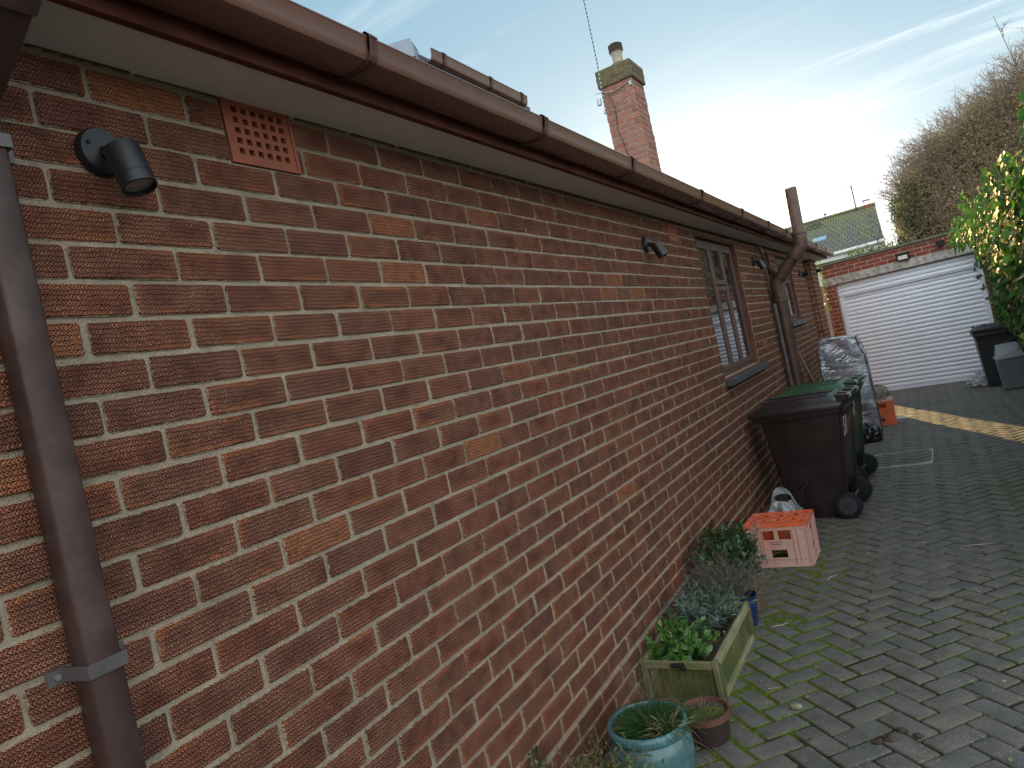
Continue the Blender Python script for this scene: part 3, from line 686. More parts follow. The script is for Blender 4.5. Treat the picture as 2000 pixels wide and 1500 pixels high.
# recessed inspection cover with paved infill
mh = empty('inspection_cover', ((MH[0]+MH[1])/2, (MH[2]+MH[3])/2, gz(0, 7.09)+.004), 0, 'recessed steel-edged inspection cover filled with paving blocks in the drive', 'drain cover')
mh.rotation_euler = (R(-1.15), 0, R(-1.5))
mb = MB(); hx, hy = .27, .35
for q in subtract((-hx, hx, -hy, hy), [(-hx+.008, hx-.008, -hy+.008, hy-.008)]): mb.box(q[0], q[1], q[2], q[3], -.02, .004)
mb.build('frame', M_steel, mh)
for sx in (-1, 1):
    for sy in (-1, 1):
        mb = MB(); mb.hexa([(sx*(hx-.01)-.0*sx, sy*(hy-.01), -.005), (sx*(hx-.01), sy*(hy-.09), -.005), (sx*(hx-.035), sy*(hy-.035), -.005), (sx*(hx-.12), sy*(hy-.01), -.005),
                 (sx*(hx-.01), sy*(hy-.01), .0035), (sx*(hx-.01), sy*(hy-.09), .0035), (sx*(hx-.035), sy*(hy-.035), .0035), (sx*(hx-.12), sy*(hy-.01), .0035)])
        mb.build('corner_plate', M_steel, mh)

# ------------------------------------------------------------ wheelie bins
def text_mesh(name, txt, size, mat, parent, loc, rotm_, extr=.0008, sx=1.0):
    cu = bpy.data.curves.new(name, 'FONT'); cu.body = txt; cu.size = size; cu.extrude = extr; cu.align_x = 'LEFT'
    o = bpy.data.objects.new(name, cu); C.objects.link(o)
    me = bpy.data.meshes.new_from_object(o.evaluated_get(bpy.context.evaluated_depsgraph_get()))
    bpy.data.objects.remove(o); bpy.data.curves.remove(cu)
    me.materials.clear(); me.materials.append(mat)
    me.transform(Matrix.Diagonal((sx, 1, 1, 1)))
    o = bpy.data.objects.new(name, me); C.objects.link(o); o.parent = parent
    o.matrix_local = Matrix.Translation(loc) @ rotm_
    return o
M_num = simple('white_vinyl', (.66, .66, .64), .5)
def wheelie_bin(loc, rz, body, lid, label, number=None, lid_open=0., H=.935, group=None):
    o = empty('wheelie_bin', loc, rz, label, 'bin', group)
    # local: front of the bin at -x, handle and wheels at +x
    def ring(x0, x1, hy, z, cr=.03):
        P = []
        for cx_, cy_, a0 in ((x1-cr, hy-cr, 0), (x0+cr, hy-cr, 90), (x0+cr, -hy+cr, 180), (x1-cr, -hy+cr, 270)):
            for k in range(5):
                a = R(a0+k*22.5); P.append((cx_+cr*math.cos(a), cy_+cr*math.sin(a), z))
        return P
    def loft(rings, mb, cap0=True, cap1=True):
        n = len(rings[0]); vs = [p for r_ in rings for p in r_]
        fs = [(i*n+k, i*n+(k+1) % n, (i+1)*n+(k+1) % n, (i+1)*n+k) for i in range(len(rings)-1) for k in range(n)]
        if cap0: fs.append(tuple(range(n))[::-1])
        if cap1: fs.append(tuple((len(rings)-1)*n+k for k in range(n)))
        mb.add(vs, fs)
    mb = MB()
    loft([ring(-.18, .17, .20, .0), ring(-.19, .18, .21, .02), ring(-.205, .20, .22, .16), ring(-.21, .245, .225, .22), ring(-.27, .318, .262, .82*H), ring(-.275, .322, .265, .86*H),
          ring(-.325, .335, .288, .865*H), ring(-.33, .34, .290, .872*H), ring(-.33, .345, .290, .93*H), ring(-.32, .335, .282, .935*H)], mb)
    for sy in (-1, 1):       # moulded ribs on the sides
        mb.hexa([(.215, sy*.20-.004, .03), (.235, sy*.20-.004, .03), (.235, sy*.20+.004, .03), (.215, sy*.20+.004, .03), (.31, sy*.25-.004, .8), (.325, sy*.25-.004, .8), (.325, sy*.25+.004, .8), (.31, sy*.25+.004, .8)])
    mb.box(-.20, -.12, -.20, .20, .0, .012)
    mb.build('body', body, o, smooth=35)
    lm = MB(); Ml = Matrix.Translation((.33, 0, .93*H)) @ Matrix.Rotation(lid_open, 4, 'Y') @ Matrix.Translation((-.33, 0, -.93*H))
    def tr(r_): return [tuple(Ml @ Vector(p)) for p in r_]
    Z = .93*H
    loft([tr(ring(-.352, .350, .300, Z-.022)), tr(ring(-.355, .355, .302, Z+.004)), tr(ring(-.345, .345, .294, Z+.018)), tr(ring(-.30, .30, .262, Z+.038)), tr(ring(-.27, .28, .235, Z+.044)),
          tr(ring(-.25, .262, .215, Z+.066)), tr(ring(-.235, .25, .20, Z+.072)), tr(ring(-.2, .2, .15, Z+.066))], lm)
    lm.box(-.365, -.335, -.11, .11, Z-.03, Z+.012, M=Ml)
    for yy in (-.12, .12): lm.box(-.29, .24, yy-.012, yy+.012, Z+.070, Z+.078, M=Ml)
    l = lm.build('lid', lid, o, smooth=35, bevel=.003)
    hm = MB(); zc = .985*H
    hm.tube([(.385, -.235, zc), (.385, .235, zc)], .0165, 14)
    for yy in (-.235, -.10, .10, .235):
        hm.hexa([(.32, yy-.016, zc-.05), (.385, yy-.016, zc-.02), (.385, yy+.016, zc-.02), (.32, yy+.016, zc-.05), (.30, yy-.016, zc+.025), (.385, yy-.016, zc+.020), (.385, yy+.016, zc+.020), (.30, yy+.016, zc+.025)])
    hd = hm.build('handle', body, o, smooth=40, bevel=.003)
    for yy in (-.20, -.175, -.15, .20, .175, .15):
        gr = MB(); gr.tube([(.385, yy-.007, zc), (.385, yy+.007, zc)], .020, 16); gr.build('grip_ring', M_grip, hd, smooth=40)
    for sy in (-1, 1):
        wh = MB(); c = Vector((.24, sy*.245, .10)); a = Vector((0, 1, 0))
        wh.tube([c-a*.026, c-a*.022, c+a*.022, c+a*.026], [.088, .10, .10, .088], 40)
        w0 = wh.build('wheel', M_rubber, o, smooth=40)
        hb = MB(); s = sy
        hb.tube([c+a*s*.0265, c+a*s*.029], [.066, .064], 30)
        hb.tube([c+a*s*.028, c+a*s*.036], [.02, .016], 16)
        for k in range(8):
            an = 2*math.pi*k/8; d = Vector((math.cos(an), 0, math.sin(an))); e = Vector((-d.z, 0, d.x))*.005; b0 = c+a*s*.029
            P0, P1 = b0+d*.016, b0+d*.062
            q = [P0-e, P1-e, P1+e, P0+e]; q2 = [v_+a*s*.004 for v_ in q]
            hb.hexa([tuple(v_) for v_ in (q if s > 0 else q[::-1])]+[tuple(v_) for v_ in (q2 if s > 0 else q2[::-1])])
        hb.build('hub', simple_cache('wheel_hub', (.035, .037, .045), .4), w0, smooth=40)
    ax = MB(); ax.tube([(.24, -.24, .10), (.24, .24, .10)], .010, 10); ax.build('axle', M_steel, o, smooth=40)
    if number:
        sl_ = math.atan2(.318-.245, .60)
        rm = Matrix.Rotation(R(90), 4, 'Z') @ Matrix.Rotation(R(90), 4, 'X')
        rm = Matrix.Rotation(sl_, 4, 'Y') @ rm
        text_mesh('number', number, .215, M_num, o, (.306, -.21, .665*H), rm, sx=.75)
    return o
_sc = {}
def simple_cache(n, *a, **k):
    if n not in _sc: _sc[n] = simple(n, *a, **k)
    return _sc[n]
M_grip = simple('grey_grip', (.30, .30, .31), .3)
M_binb = simple('brown_bin_plastic', (.019, .012, .012), .34, .15, 3, .10, 60, dirt=(.055, .04, .036), dirt_amt=.3)
M_bing = simple('green_bin_plastic', (.014, .042, .017), .34, .15, 3, .10, 60, dirt=(.04, .08, .035), dirt_amt=.3)
M_bink = simple('black_bin_plastic', (.022, .024, .030), .42, .15, 3, .10, 60, dirt=(.05, .05, .055), dirt_amt=.3)
wheelie_bin((.43, 5.22, -.104), R(-5), M_binb, M_binb, 'dark brown wheelie bin numbered 51, nearest the camera against the brick wall', '51', group='wheelie bins by the wall')
wheelie_bin((.42, 6.27, -.125), R(-7), M_bing, simple('green_lid_plastic', (.028, .075, .035), .3, .15, 3, dirt=(.07, .12, .07), dirt_amt=.4), 'green wheelie bin numbered 51, just behind the brown one', '51', group='wheelie bins by the wall')
bk_ = wheelie_bin((2.31, 12.36, -.245), R(90), M_bink, M_bink, 'black wheelie bin with a printed council crest beside the white garage door', None, R(3.5))
# printed crest, lettering and number square on the front of the black bin
def on_front(px_, z):      # local point on the sloping front (-x side)
    return -.2105-(z-.22)*(.27-.21)/.60-.0025
pm = MB(); rs = random.Random(5)
for i in range(13):
    for k in range(14):
        if k < 4 and not (1+k*.3 < i < 8): continue
        if rs.random() < .62:
            y = .045-(i*.0115)+rs.uniform(-.002, .002); z = .545+k*.0115+rs.uniform(-.002, .002); a_ = .0042+rs.random()*.003
            x = on_front(0, z)
            pm.add([(x, y+a_, z-a_*.7), (x, y-a_*.5, z-a_), (x, y-a_, z+a_*.6), (x, y+a_*.6, z+a_)], [(3, 2, 1, 0)])
cr_ = pm.build('printed_crest', simple('grey_print', (.42, .47, .50), .5), bk_)
pm = MB(); x = on_front(0, .76)
for q in subtract((-.16, -.075, .725, .80), [(-.1565, -.0785, .7285, .7965)]):
    pm.add([(on_front(0, q[2]), q[0], q[2]), (on_front(0, q[2]), q[1], q[2]), (on_front(0, q[3]), q[1], q[3]), (on_front(0, q[3]), q[0], q[3])], [(3, 2, 1, 0)])
pm.build('number_square', simple_cache('grey_print2', (.30, .33, .36), .5), bk_)
rmf = Matrix.Rotation(R(-90), 4, 'Z') @ Matrix.Rotation(R(90), 4, 'X'); rmf = Matrix.Rotation(-math.atan2(.06, .6), 4, 'Y') @ rmf
text_mesh('lettering', 'Great', .055, simple_cache('grey_print3', (.42, .47, .50), .5), bk_, (on_front(0, .51)-.001, .075, .502), rmf)
text_mesh('lettering', 'Yarmouth', .030, simple_cache('grey_print3', (.42, .47, .50), .5), bk_, (on_front(0, .47)-.001, .07, .470), rmf)
# grey lidded box bin
gb = empty('storage_bin', (2.38, 11.66, -.235), 0, 'pale grey lidded plastic bin standing in front of the black wheelie bin', 'bin')
M_grey = simple('grey_plastic', (.13, .15, .165), .5, .1, 4)
mb = MB(); mb.hexa([(-.14, -.14, 0), (.14, -.14, 0), (.14, .14, 0), (-.14, .14, 0), (-.17, -.18, .45), (.17, -.18, .45), (.17, .18, .45), (-.17, .18, .45)]); mb.build('body', M_grey, gb, bevel=.02)
mb = MB(); mb.hexa([(-.185, -.195, .45), (.185, -.195, .45), (.185, .195, .45), (-.185, .195, .45), (-.18, -.19, .49), (.18, -.19, .49), (.18, .19, .49), (-.18, .19, .49)])
mb.hexa([(-.165, -.17, .491), (.165, -.17, .491), (.165, .18, .491), (-.165, .18, .491), (-.13, .0, .655), (.13, .0, .655), (.13, .17, .655), (-.13, .17, .655)]); mb.build('lid', simple('pale_grey_lid', (.20, .23, .25), .45, .1, 4), gb, bevel=.012)

def crumple(name, c, sx, sy, sz, mat, label, cat, parent=None, seed=0, amp=.25, n=26, flat=True, top=None):
    r2 = np.random.default_rng(seed); vs = []; fs = []
    ph = r2.random(8)*6.28
    for i in range(n+1):
        th = math.pi*i/n
        for k in range(2*n):
            a = math.pi*k/n; d = np.array([math.sin(th)*math.cos(a), math.sin(th)*math.sin(a), math.cos(th)])
            q = 1+amp*(abs(math.sin(3.1*a+ph[0]+2*th))*.5+abs(math.sin(5.3*a+ph[1]-3*th))*.35+abs(math.sin(9*th+ph[2]+2*a))*.3+abs(math.sin(13*a+ph[3]+7*th))*.16-.6)
            z = d[2]*sz*q
            vs.append((c[0]+d[0]*sx*q, c[1]+d[1]*sy*q, c[2]+(max(z, -sz*.55) if flat else z)))
    m2 = 2*n
    fs = [(i*m2+k, i*m2+(k+1) % m2, (i+1)*m2+(k+1) % m2, (i+1)*m2+k) for i in range(n) for k in range(m2)]
    mb = MB(); mb.add(vs, [f[::-1] for f in fs]); o = mb.build(name, mat, parent, smooth=50)
    if label: tag(o, label, cat)
    return o
def film_mat(name, col, rough, alpha, spec=.5, trans=.4):
    m, t = newmat(name); p = t.pos(); n1 = t.noise(p, 14, 4, .6, dist=1.5)
    nb = t.bump(n1, .9, .02)
    pr = t.n('ShaderNodeBsdfPrincipled', {'Base Color': col, 'Roughness': rough, 'Normal': nb, 'Specular IOR Level': spec})
    tl = t.n('ShaderNodeBsdfTranslucent', {0: (*col, 1)}); mx = t.n('ShaderNodeMixShader', {0: trans, 1: pr.outputs[0], 2: tl.outputs[0]})
    tp = t.n('ShaderNodeBsdfTransparent'); m2 = t.n('ShaderNodeMixShader', {0: alpha, 1: tp.outputs[0], 2: mx.outputs[0]})
    t.n('ShaderNodeOutputMaterial', {0: m2}); return m
M_bag = film_mat('white_carrier_plastic', (.56, .60, .64), .4, .96)
crumple('rubbish_bag', (2.03, 12.5, -.17), .17, .13, .12, M_bag, 'crumpled white plastic rubbish bag on the ground left of the black bin', 'bag', seed=3, amp=.5)
crumple('rubbish_bag', (.60, 8.42, -.10), .14, .14, .13, simple('black_film', (.010, .010, .012), .3), 'crumpled black sack at the foot of the plastic greenhouse', 'sack', seed=4, amp=.35)

# ------------------------------------------------------------ bottle crates
M_crate, t = newmat('faded_orange_plastic'); p = t.pos()
n1 = t.noise(p, 5, 5, .65); n2 = t.noise(p, 40, 4, .65); _, _, nz = t.xyz(t.n('ShaderNodeNewGeometry').outputs['Normal'])
fa = t.math('MULTIPLY_ADD', n2, .5, t.ramp(n1, .25, .55, .2, .75), clamp=True)
c = t.mix(fa, (.60, .10, .03), (.50, .33, .29)); finish(t, Base_Color=c, Roughness=.6, Normal=t.bump(n2, .25, .002))
M_crate2 = simple('bright_orange_plastic', (.60, .10, .025), .5, .2, 9, dirt=(.40, .2, .15), dirt_amt=.5)
def crate(loc, rz, lx, ly, h, mat, label, tilt=0):
    """upturned bottle crate: the pierced base faces upwards; lx along x, ly along y"""
    o = empty('bottle_crate', loc, rz, label, 'crate', 'orange bottle crates on the drive')
    a, b = lx/2, ly/2; k = .955; th = .006
    def wall_panel(p0, p1, nrm_, cuts, nm):
        mb = MB(); p0, p1 = Vector(p0), Vector(p1); U = (p1-p0).normalized(); Lw = (p1-p0).length; Nn = Vector(nrm_)
        for q in subtract((0, Lw, 0, h-.02), cuts):
            def P(u, z, d):
                f = z/h; cen = (p0+p1)/2; base_ = p0+U*u; s = k+(1-k)*f
                return tuple(Vector((base_.x*s, base_.y*s, z))+Nn*d)
            mb.hexa([P(q[0], q[2], 0), P(q[1], q[2], 0), P(q[1], q[2], -th), P(q[0], q[2], -th), P(q[0], q[3], 0), P(q[1], q[3], 0), P(q[1], q[3], -th), P(q[0], q[3], -th)])
        def rib(u0, u1, z0, z1, d=.007):
            mb.hexa([P2(u0, z0, d), P2(u1, z0, d), P2(u1, z0, .0), P2(u0, z0, .0), P2(u0, z1, d), P2(u1, z1, d), P2(u1, z1, .0), P2(u0, z1, .0)])
        def P2(u, z, d):
            s = k+(1-k)*z/h; base_ = p0+U*u; return tuple(Vector((base_.x*s, base_.y*s, z))+Nn*d)
        for u in ([.0, Lw-.006, .055, Lw-.061, Lw*.22, Lw*.78-.005, Lw*.27] if Lw > .35 else [.0, Lw-.006, Lw*.2, Lw*.8-.005, Lw*.3, Lw*.7]): rib(u, u+.005, .0, h-.02)
        rib(0, Lw, .0, .012, .010); rib(0, Lw, .052, .057, .006)
        rib(0, Lw, h-.045, h-.02, .003)
        return mb.build(nm, mat, o, bevel=.0015)
    def cuts(L): return [(L/2-.050, L/2+.050, .060, .112), (L*.5-.090, L*.5-.014, h-.105, h-.045), (L*.5+.014, L*.5+.090, h-.105, h-.045)]
    wall_panel((-a, -b, 0), (a, -b, 0), (0, -1, 0), cuts(lx), 'side_panel'); wall_panel((a, b, 0), (-a, b, 0), (0, 1, 0), cuts(lx), 'side_panel')
    wall_panel((a, -b, 0), (a, b, 0), (1, 0, 0), [(ly/2-.04, ly/2+.04, .062, .115), (ly/2-.04, ly/2+.04, h-.10, h-.045)], 'end_panel')
    wall_panel((-a, b, 0), (-a, -b, 0), (-1, 0, 0), [(ly/2-.04, ly/2+.04, .062, .115)], 'end_panel')
    mb = MB(); nxc, nyc = 4, 3; ra = min(lx/nxc, ly/nyc)/2
    for q in subtract((-a-.006, a+.006, -b-.006, b+.006), [(-a+.018, a-.018, -b+.018, b-.018)]): mb.box(q[0], q[1], q[2], q[3], h-.022, h-.002)
    for i in range(nxc):
        for j in range(nyc):
            cx_, cy_ = -a+lx*(i+.5)/nxc, -b+ly*(j+.5)/nyc; n = 20; r0, r1 = ra*1.0, ra*.66
            vs = []
            for (rr, zz) in ((r0, h-.004), (r1, h-.004), (r1, h-.020), (r0, h-.020)): vs += [(cx_+rr*math.cos(2*math.pi*q/n), cy_+rr*math.sin(2*math.pi*q/n), zz) for q in range(n)]
            fs = [(r_*n+q, r_*n+(q+1) % n, ((r_+1) % 4)*n+(q+1) % n, ((r_+1) % 4)*n+q) for r_ in range(4) for q in range(n)]
            mb.add(vs, [f[::-1] for f in fs])
            mb.box(cx_-ra*.62, cx_+ra*.62, cy_-.004, cy_+.004, h-.019, h-.005); mb.box(cx_-.004, cx_+.004, cy_-ra*.62, cy_+ra*.62, h-.0185, h-.0055)
    mb.build('pierced_base', M_crate if mat is M_crate2 else M_crate_top, o, bevel=.001)
    mb = MB()
    for i in range(1, nxc): mb.box(-a+lx*i/nxc-.002, -a+lx*i/nxc+.002, -b*k+.008, b*k-.008, .13, h-.023)
    for j in range(1, nyc): mb.box(-a*k+.008, a*k-.008, -b+ly*j/nyc-.0021, -b+ly*j/nyc+.0021, .1305, h-.0235)
    mb.build('divider', mat if mat is M_crate2 else M_crate_top, o)
    return o
M_crate_top = simple('orange_plastic', (.62, .10, .025), .5, .25, 8, dirt=(.50, .27, .20), dirt_amt=.75)
c1 = crate((.325, 4.0, -.080), R(-1.5), .385, .30, .285, M_crate, 'faded pink-orange upturned bottle crate beside the potted plants', )
em = MB(); rs = random.Random(9)     # worn, illegible lettering stamped on the near side
for ln_, (z, n) in enumerate(((.165, 9), (.150, 6))):
    for k in range(n): em.box(-.045+k*.0095+ln_*.012, -.039+k*.0095+ln_*.012, -.1495, -.1478, z-rs.uniform(.002, .0035), z+rs.uniform(.002, .004))
em.build('worn_stamp', simple('worn_print', (.16, .10, .10), .7), c1)
crate((.69, 9.66, -.190), R(4), .36, .28, .34, M_crate2, 'bright orange bottle crate standing behind the plastic greenhouse')
crumple('net_bag', (.73, 9.62, .235), .11, .10, .105, film_mat('onion_net', (.32, .28, .19), .8, .55), 'pale net bag slumped on top of the bright orange crate', 'bag', seed=8, amp=.35)
mb = MB(); mb.add([(0, 0, 0), (.17, -.02, .006), (.19, .12, .01), (.07, .16, .02), (.02, .10, .03)], [(0, 1, 2, 3, 4)]); mb.add([(0, 0, .0), (.02, .10, .03), (-.02, .11, 0)], [(0, 1, 2)])
o = mb.build('paper_sheet', simple('cream_paper', (.42, .40, .30), .7)); o.location = (.86, 9.95, -.19); tag(o, 'cream scrap of card lying on the drive beside the bright orange crate', 'card')

# ------------------------------------------------------------ small plastic greenhouse
gh = empty('mini_greenhouse', (0, 0, 0), 0, 'low plastic-covered shelf greenhouse in front of the garage beside the wall', 'greenhouse')
M_tube = simple('dark_green_tube', (.02, .06, .06), .35)
g0, gy0, gy1 = -.178, 8.98, 9.40
prof = [(.185, g0), (.185, .66), (.23, 1.09), (.645, 1.06), (.70, .83), (.715, g0)]
fr = MB()
for y in (gy0, gy1):
    for a, b in zip(prof[:-1], prof[1:]): fr.tube([(a[0], y, a[1]), (b[0], y, b[1])], .008, 8)
for x, z in prof: fr.tube([(x, gy0, max(z, g0+.02)), (x, gy1, max(z, g0+.02))], .008, 8)
fr.build('frame', M_tube, gh, smooth=50)
for k, z in enumerate((.08, .42, .72)):
    s = MB(); s.tube([(.19, gy0, z), (.71, gy0, z)], .007, 6); s.tube([(.19, gy1, z), (.71, gy1, z)], .007, 6); s.tube([(.19, gy0, z), (.19, gy1, z)], .007, 6); s.tube([(.71, gy0, z), (.71, gy1, z)], .007, 6)
    for q in range(9): s.tube([(.20+q*.062, gy0, z), (.20+q*.062, gy1, z)], .003, 5)
    s.build('shelf', M_tube, gh, smooth=50)
m, t = newmat('clear_pvc_film'); p = t.pos()
st = t.n('ShaderNodeMapping', {'Vector': p, 'Rotation': (0, R(-28), 0), 'Scale': (1.6, 1.6, 9)})
n1 = t.noise(st.outputs[0], 1.2, 4, .6, dist=1.2); n2 = t.noise(p, 4, 3, .5, dist=1.)
nb = t.bump(t.math('ADD', n1, t.math('MULTIPLY', n2, .7)), .55, .035)
gl = t.n('ShaderNodeBsdfGlossy', {0: (.9, .93, 1, 1), 1: .16, 'Normal': nb}); tp = t.n('ShaderNodeBsdfTransparent', {0: (.80, .84, .86, 1)})
df = t.n('ShaderNodeBsdfDiffuse', {0: (.55, .62, .72, 1), 'Normal': nb})
fn_ = t.n('ShaderNodeLayerWeight', {0: .45, 'Normal': nb}).outputs[0]
a1 = t.n('ShaderNodeMixShader', {0: t.ramp(n1, .40, .68, .14, .50), 1: tp.outputs[0], 2: df.outputs[0]})  # pale streaks in the diffuse mix imitate highlights on the creased film
a2 = t.n('ShaderNodeMixShader', {0: t.math('MULTIPLY_ADD', fn_, .6, .14), 1: a1.outputs[0], 2: gl.outputs[0]}); t.n('ShaderNodeOutputMaterial', {0: a2.outputs[0]}); M_film = m
def film_sheet(mb, P, nu, nv, amp):
    vs = []
    for i in range(nu+1):
        for j in range(nv+1):
            u, v = i/nu, j/nv; a, b, c, d = P
            q = a*(1-u)*(1-v)+b*u*(1-v)+c*u*v+d*(1-u)*v
            nn = (b-a).cross(d-a).normalized()
            q = q+nn*amp*(math.sin(9*u+5*v)*.5+math.sin(17*v-11*u+2)*.4+abs(math.sin(13*(u-v)+1))*.6)*min(1, 6*u*(1-u)*6*v*(1-v))
            vs.append(tuple(q))
    mb.add(vs, [(i*(nv+1)+j, (i+1)*(nv+1)+j, (i+1)*(nv+1)+j+1, i*(nv+1)+j+1) for i in range(nu) for j in range(nv)])
V3 = Vector
cv = MB(); e = .010
for y, sg in ((gy0-e, 1), (gy1+e, -1)):
    film_sheet(cv, (V3((.18, y, g0+.05)), V3((.725, y, g0+.04)), V3((.71, y, .83)), V3((.18, y, .66))), 18, 22, .012*-sg)
    film_sheet(cv, (V3((.18, y, .66)), V3((.71, y, .83)), V3((.65, y, 1.068)), V3((.225, y, 1.10))), 22, 14, .020*-sg)
for a, b in zip(prof[:-1], prof[1:]):
    dx, dz = b[0]-a[0], b[1]-a[1]; L_ = math.hypot(dx, dz); ox, oz = -dz/L_*e, dx/L_*e
    film_sheet(cv, (V3((a[0]+ox, gy0, a[1]+oz)), V3((a[0]+ox, gy1, a[1]+oz)), V3((b[0]+ox, gy1, b[1]+oz)), V3((b[0]+ox, gy0, b[1]+oz))), 10, 14, .012)
cv.build('film_cover', M_film, gh, smooth=60)
zp = MB(); zp.tube([(.655, gy0-.014, 1.075), (.66, gy0-.014, .93), (.715, gy0-.014, .83), (.733, gy0-.014, g0+.03)], .006, 6); zp.tube([(.18, gy0-.014, 1.0), (.178, gy0-.014, .2)], .006, 6)
zp.build('seam', simple('dark_trim', (.015, .03, .04), .5), gh, smooth=50)

def plant_pot(loc, r, h, mat, label, rim=True, name='plant_pot', cat='plant pot', group=None, fill=.8):
    prof = [(r*.72, 0), (r*.74, .003), (r*.93, h*.80)]
    if rim: prof += [(r*1.0, h*.80), (r*1.0, h), (r*.92, h)]
    else: prof += [(r, h), (r*.93, h)]
    prof += [(r*.88, h*.84), (r*.80, h*.5)]
    o = empty(name, loc, random.uniform(0, 6), label, cat, group)
    mb = MB(); mb.lathe(prof, (0, 0, 0), 44); mb.build('pot', mat, o, smooth=45)
    mb = MB(); mb.lathe([(r*.5, h*.5), (r*.89, h*fill), (r*.4, h*fill+.006), (.003, h*fill+.008)], (0, 0, 0), 24); mb.build('soil', M_soil, o, smooth=60)
    return o
M_bpot = simple('black_pot_plastic', (.02, .02, .022), .5)
for i, (x, z, mt, lb) in enumerate(((.60, .735, M_terra, 'small terracotta pot at the outer end of the top greenhouse shelf'), (.45, .735, simple('maroon_pot', (.16, .03, .03), .5), 'maroon pot in the middle of the top greenhouse shelf'),
                                    (.58, .435, M_bpot, 'black pot on the middle greenhouse shelf'), (.55, .095, simple('red_pot', (.20, .05, .05), .5), 'dull red pot on the lowest greenhouse shelf'))):
    plant_pot((x, 9.12, z), .06, .10, mt, lb, group='pots on the greenhouse shelves')

# broom leaning on the wall
br = empty('broom', (0, 0, 0), 0, 'broom with a pale wooden handle leaning against the brick wall behind the green bin', 'broom')
mb = MB(); mb.tube([(.06, 8.0, 1.185), (.30, 8.72, -.10)], .0125, 12); mb.build('handle', wood_mat('broom_handle', (.42, .30, .17), (.3, .2, .1), .3), br, smooth=50)
mb = MB(); mb.box(.20, .42, 8.68, 8.75, -.135, -.09); mb.box(.205, .415, 8.685, 8.745, -.185, -.135); mb.build('head', simple('broom_head', (.12, .05, .03), .8), br, bevel=.004)
# ------------------------------------------------------------ garage across the end of the drive
gar = empty('garage', (-.055, 14.046, -.28), R(-10), 'flat-roofed red brick garage with a white roller door closing the end of the drive', 'garage')
gw, gd = 3.5, 5.2; D0, D1, DH = .20, 2.53, 2.16      # opening
mb = MB()
bricks(mb, (0, 0, 0), (1, 0, 0), (0, -1, 0), 0, gw, -.1, 2.56, [(D0, D1, -.2, 2.165), (-.1, D1+.03, 2.164, 2.315), (1.95, 2.07, 2.40, 2.50)], zref=2.35+.003, uref=.03, prot=.004)
bricks(mb, (0, 0, 0), (0, 1, 0), (-1, 0, 0), 0, gd, -.1, 2.56, (), zref=2.353, uref=.0, prot=.004)
for q in subtract((0, gw, -.3, 2.56), [(D0, D1, -.4, 2.165), (1.95, 2.07, 2.40, 2.50)]): mb.box(q[0], q[1], 0, .215, q[2], q[3], 1)
mb.box(0, .2, .216, gd, -.3, 2.558, 1); mb.box(gw-.2, gw, .216, gd, -.3, 2.558, 1); mb.box(.2, gw-.2, gd-.2, gd, -.3, 2.556, 1)
mb.build('wall', [M_gbrick, M_mortar], gar)
mb = MB(); mb.box(-.01, D1+.04, -.016, .18, 2.168, 2.312)
mb.build('lintel', simple('weathered_concrete', (.38, .37, .34), .9, .2, 6, .6, 60, dirt=(.05, .05, .045), dirt_amt=.9), gar, bevel=.004)
mb = MB(); x = -.04
while x < gw+.05: mb.box(x, min(x+.598, gw+.06), -.045, .24, 2.561, 2.606); x += .605
mb.box(-.045, .24, .245, gd, 2.561, 2.604)
mb.build('coping', simple('mossy_coping', (.12, .12, .09), .95, .35, 9, .7, 60, dirt=(.07, .09, .03), dirt_amt=.8), gar, bevel=.004)
mb = MB(); mb.box(.2, gw-.2, .24, gd-.2, 2.30, 2.36); mb.build('roof', simple('roof_felt', (.05, .05, .05), .9), gar)
mb = MB(); mb.box(D0+.1, D1-.1, .75, .8, 0, 2.1); mb.build('inner_wall', M_dark, gar)
# roller door
dr = MB(); z = 0.045; P = .0775; xs0, xs1 = D0+.075, D1-.075; prof = []
M_door = simple('white_door_paint', (.66, .73, .82), .32, .03, 2, dirt=(.55, .56, .56), dirt_amt=.15)
while z < 1.90:
    for (dy, dz) in ((0, 0), (-.006, .006), (-.0115, .018), (-.0135, .036), (-.0115, .054), (-.006, .066), (0, .0715), (.003, .0745)): prof.append((dy, z+dz))
    z += P
n = len(prof); vs = [(xs0, .115+a, b) for a, b in prof]+[(xs1, .115+a, b) for a, b in prof]
dr.add(vs, [(k, n+k, n+k+1, k+1) for k in range(n-1)]); dr.box(xs0, xs1, .098, .12, .0, .044)
door = dr.build('roller_door', M_door, gar, smooth=50)
hb = MB(); z = 1.915; prof = []
for k in range(3):
    for (dy, dz) in ((0, 0), (-.006, .006), (-.0115, .018), (-.0135, .036), (-.0115, .054), (-.006, .066), (0, .0715), (.003, .0745)): prof.append((dy, z+dz))
    z += P
prof = [(.02, 1.905), (-.005, 1.907)]+prof+[(.0, 2.16)]; n = len(prof)
hb.add([(D0+.004, .075+a, b) for a, b in prof]+[(D1-.004, .075+a, b) for a, b in prof], [(k, n+k, n+k+1, k+1) for k in range(n-1)])
hb.box(D0+.004, D1-.004, .09, .30, 1.905, 2.16)
hb.build('roller_housing', M_door, gar, smooth=50)
for xa in (D0+.002, D1-.078): mb = MB(); mb.box(xa, xa+.076, .075, .15, 0, 1.904); mb.build('guide_rail', M_door, gar, bevel=.004)
mb = MB(); mb.box(1.952, 2.068, -.10, .10, 2.405, 2.495); mb.build('vent_spout', simple('dark_slate', (.012, .010, .010), .8), gar)
fl = empty('floodlight', (1.333, 13.79, 2.085), R(-10), 'small black floodlight fixed above the white garage door', 'light')
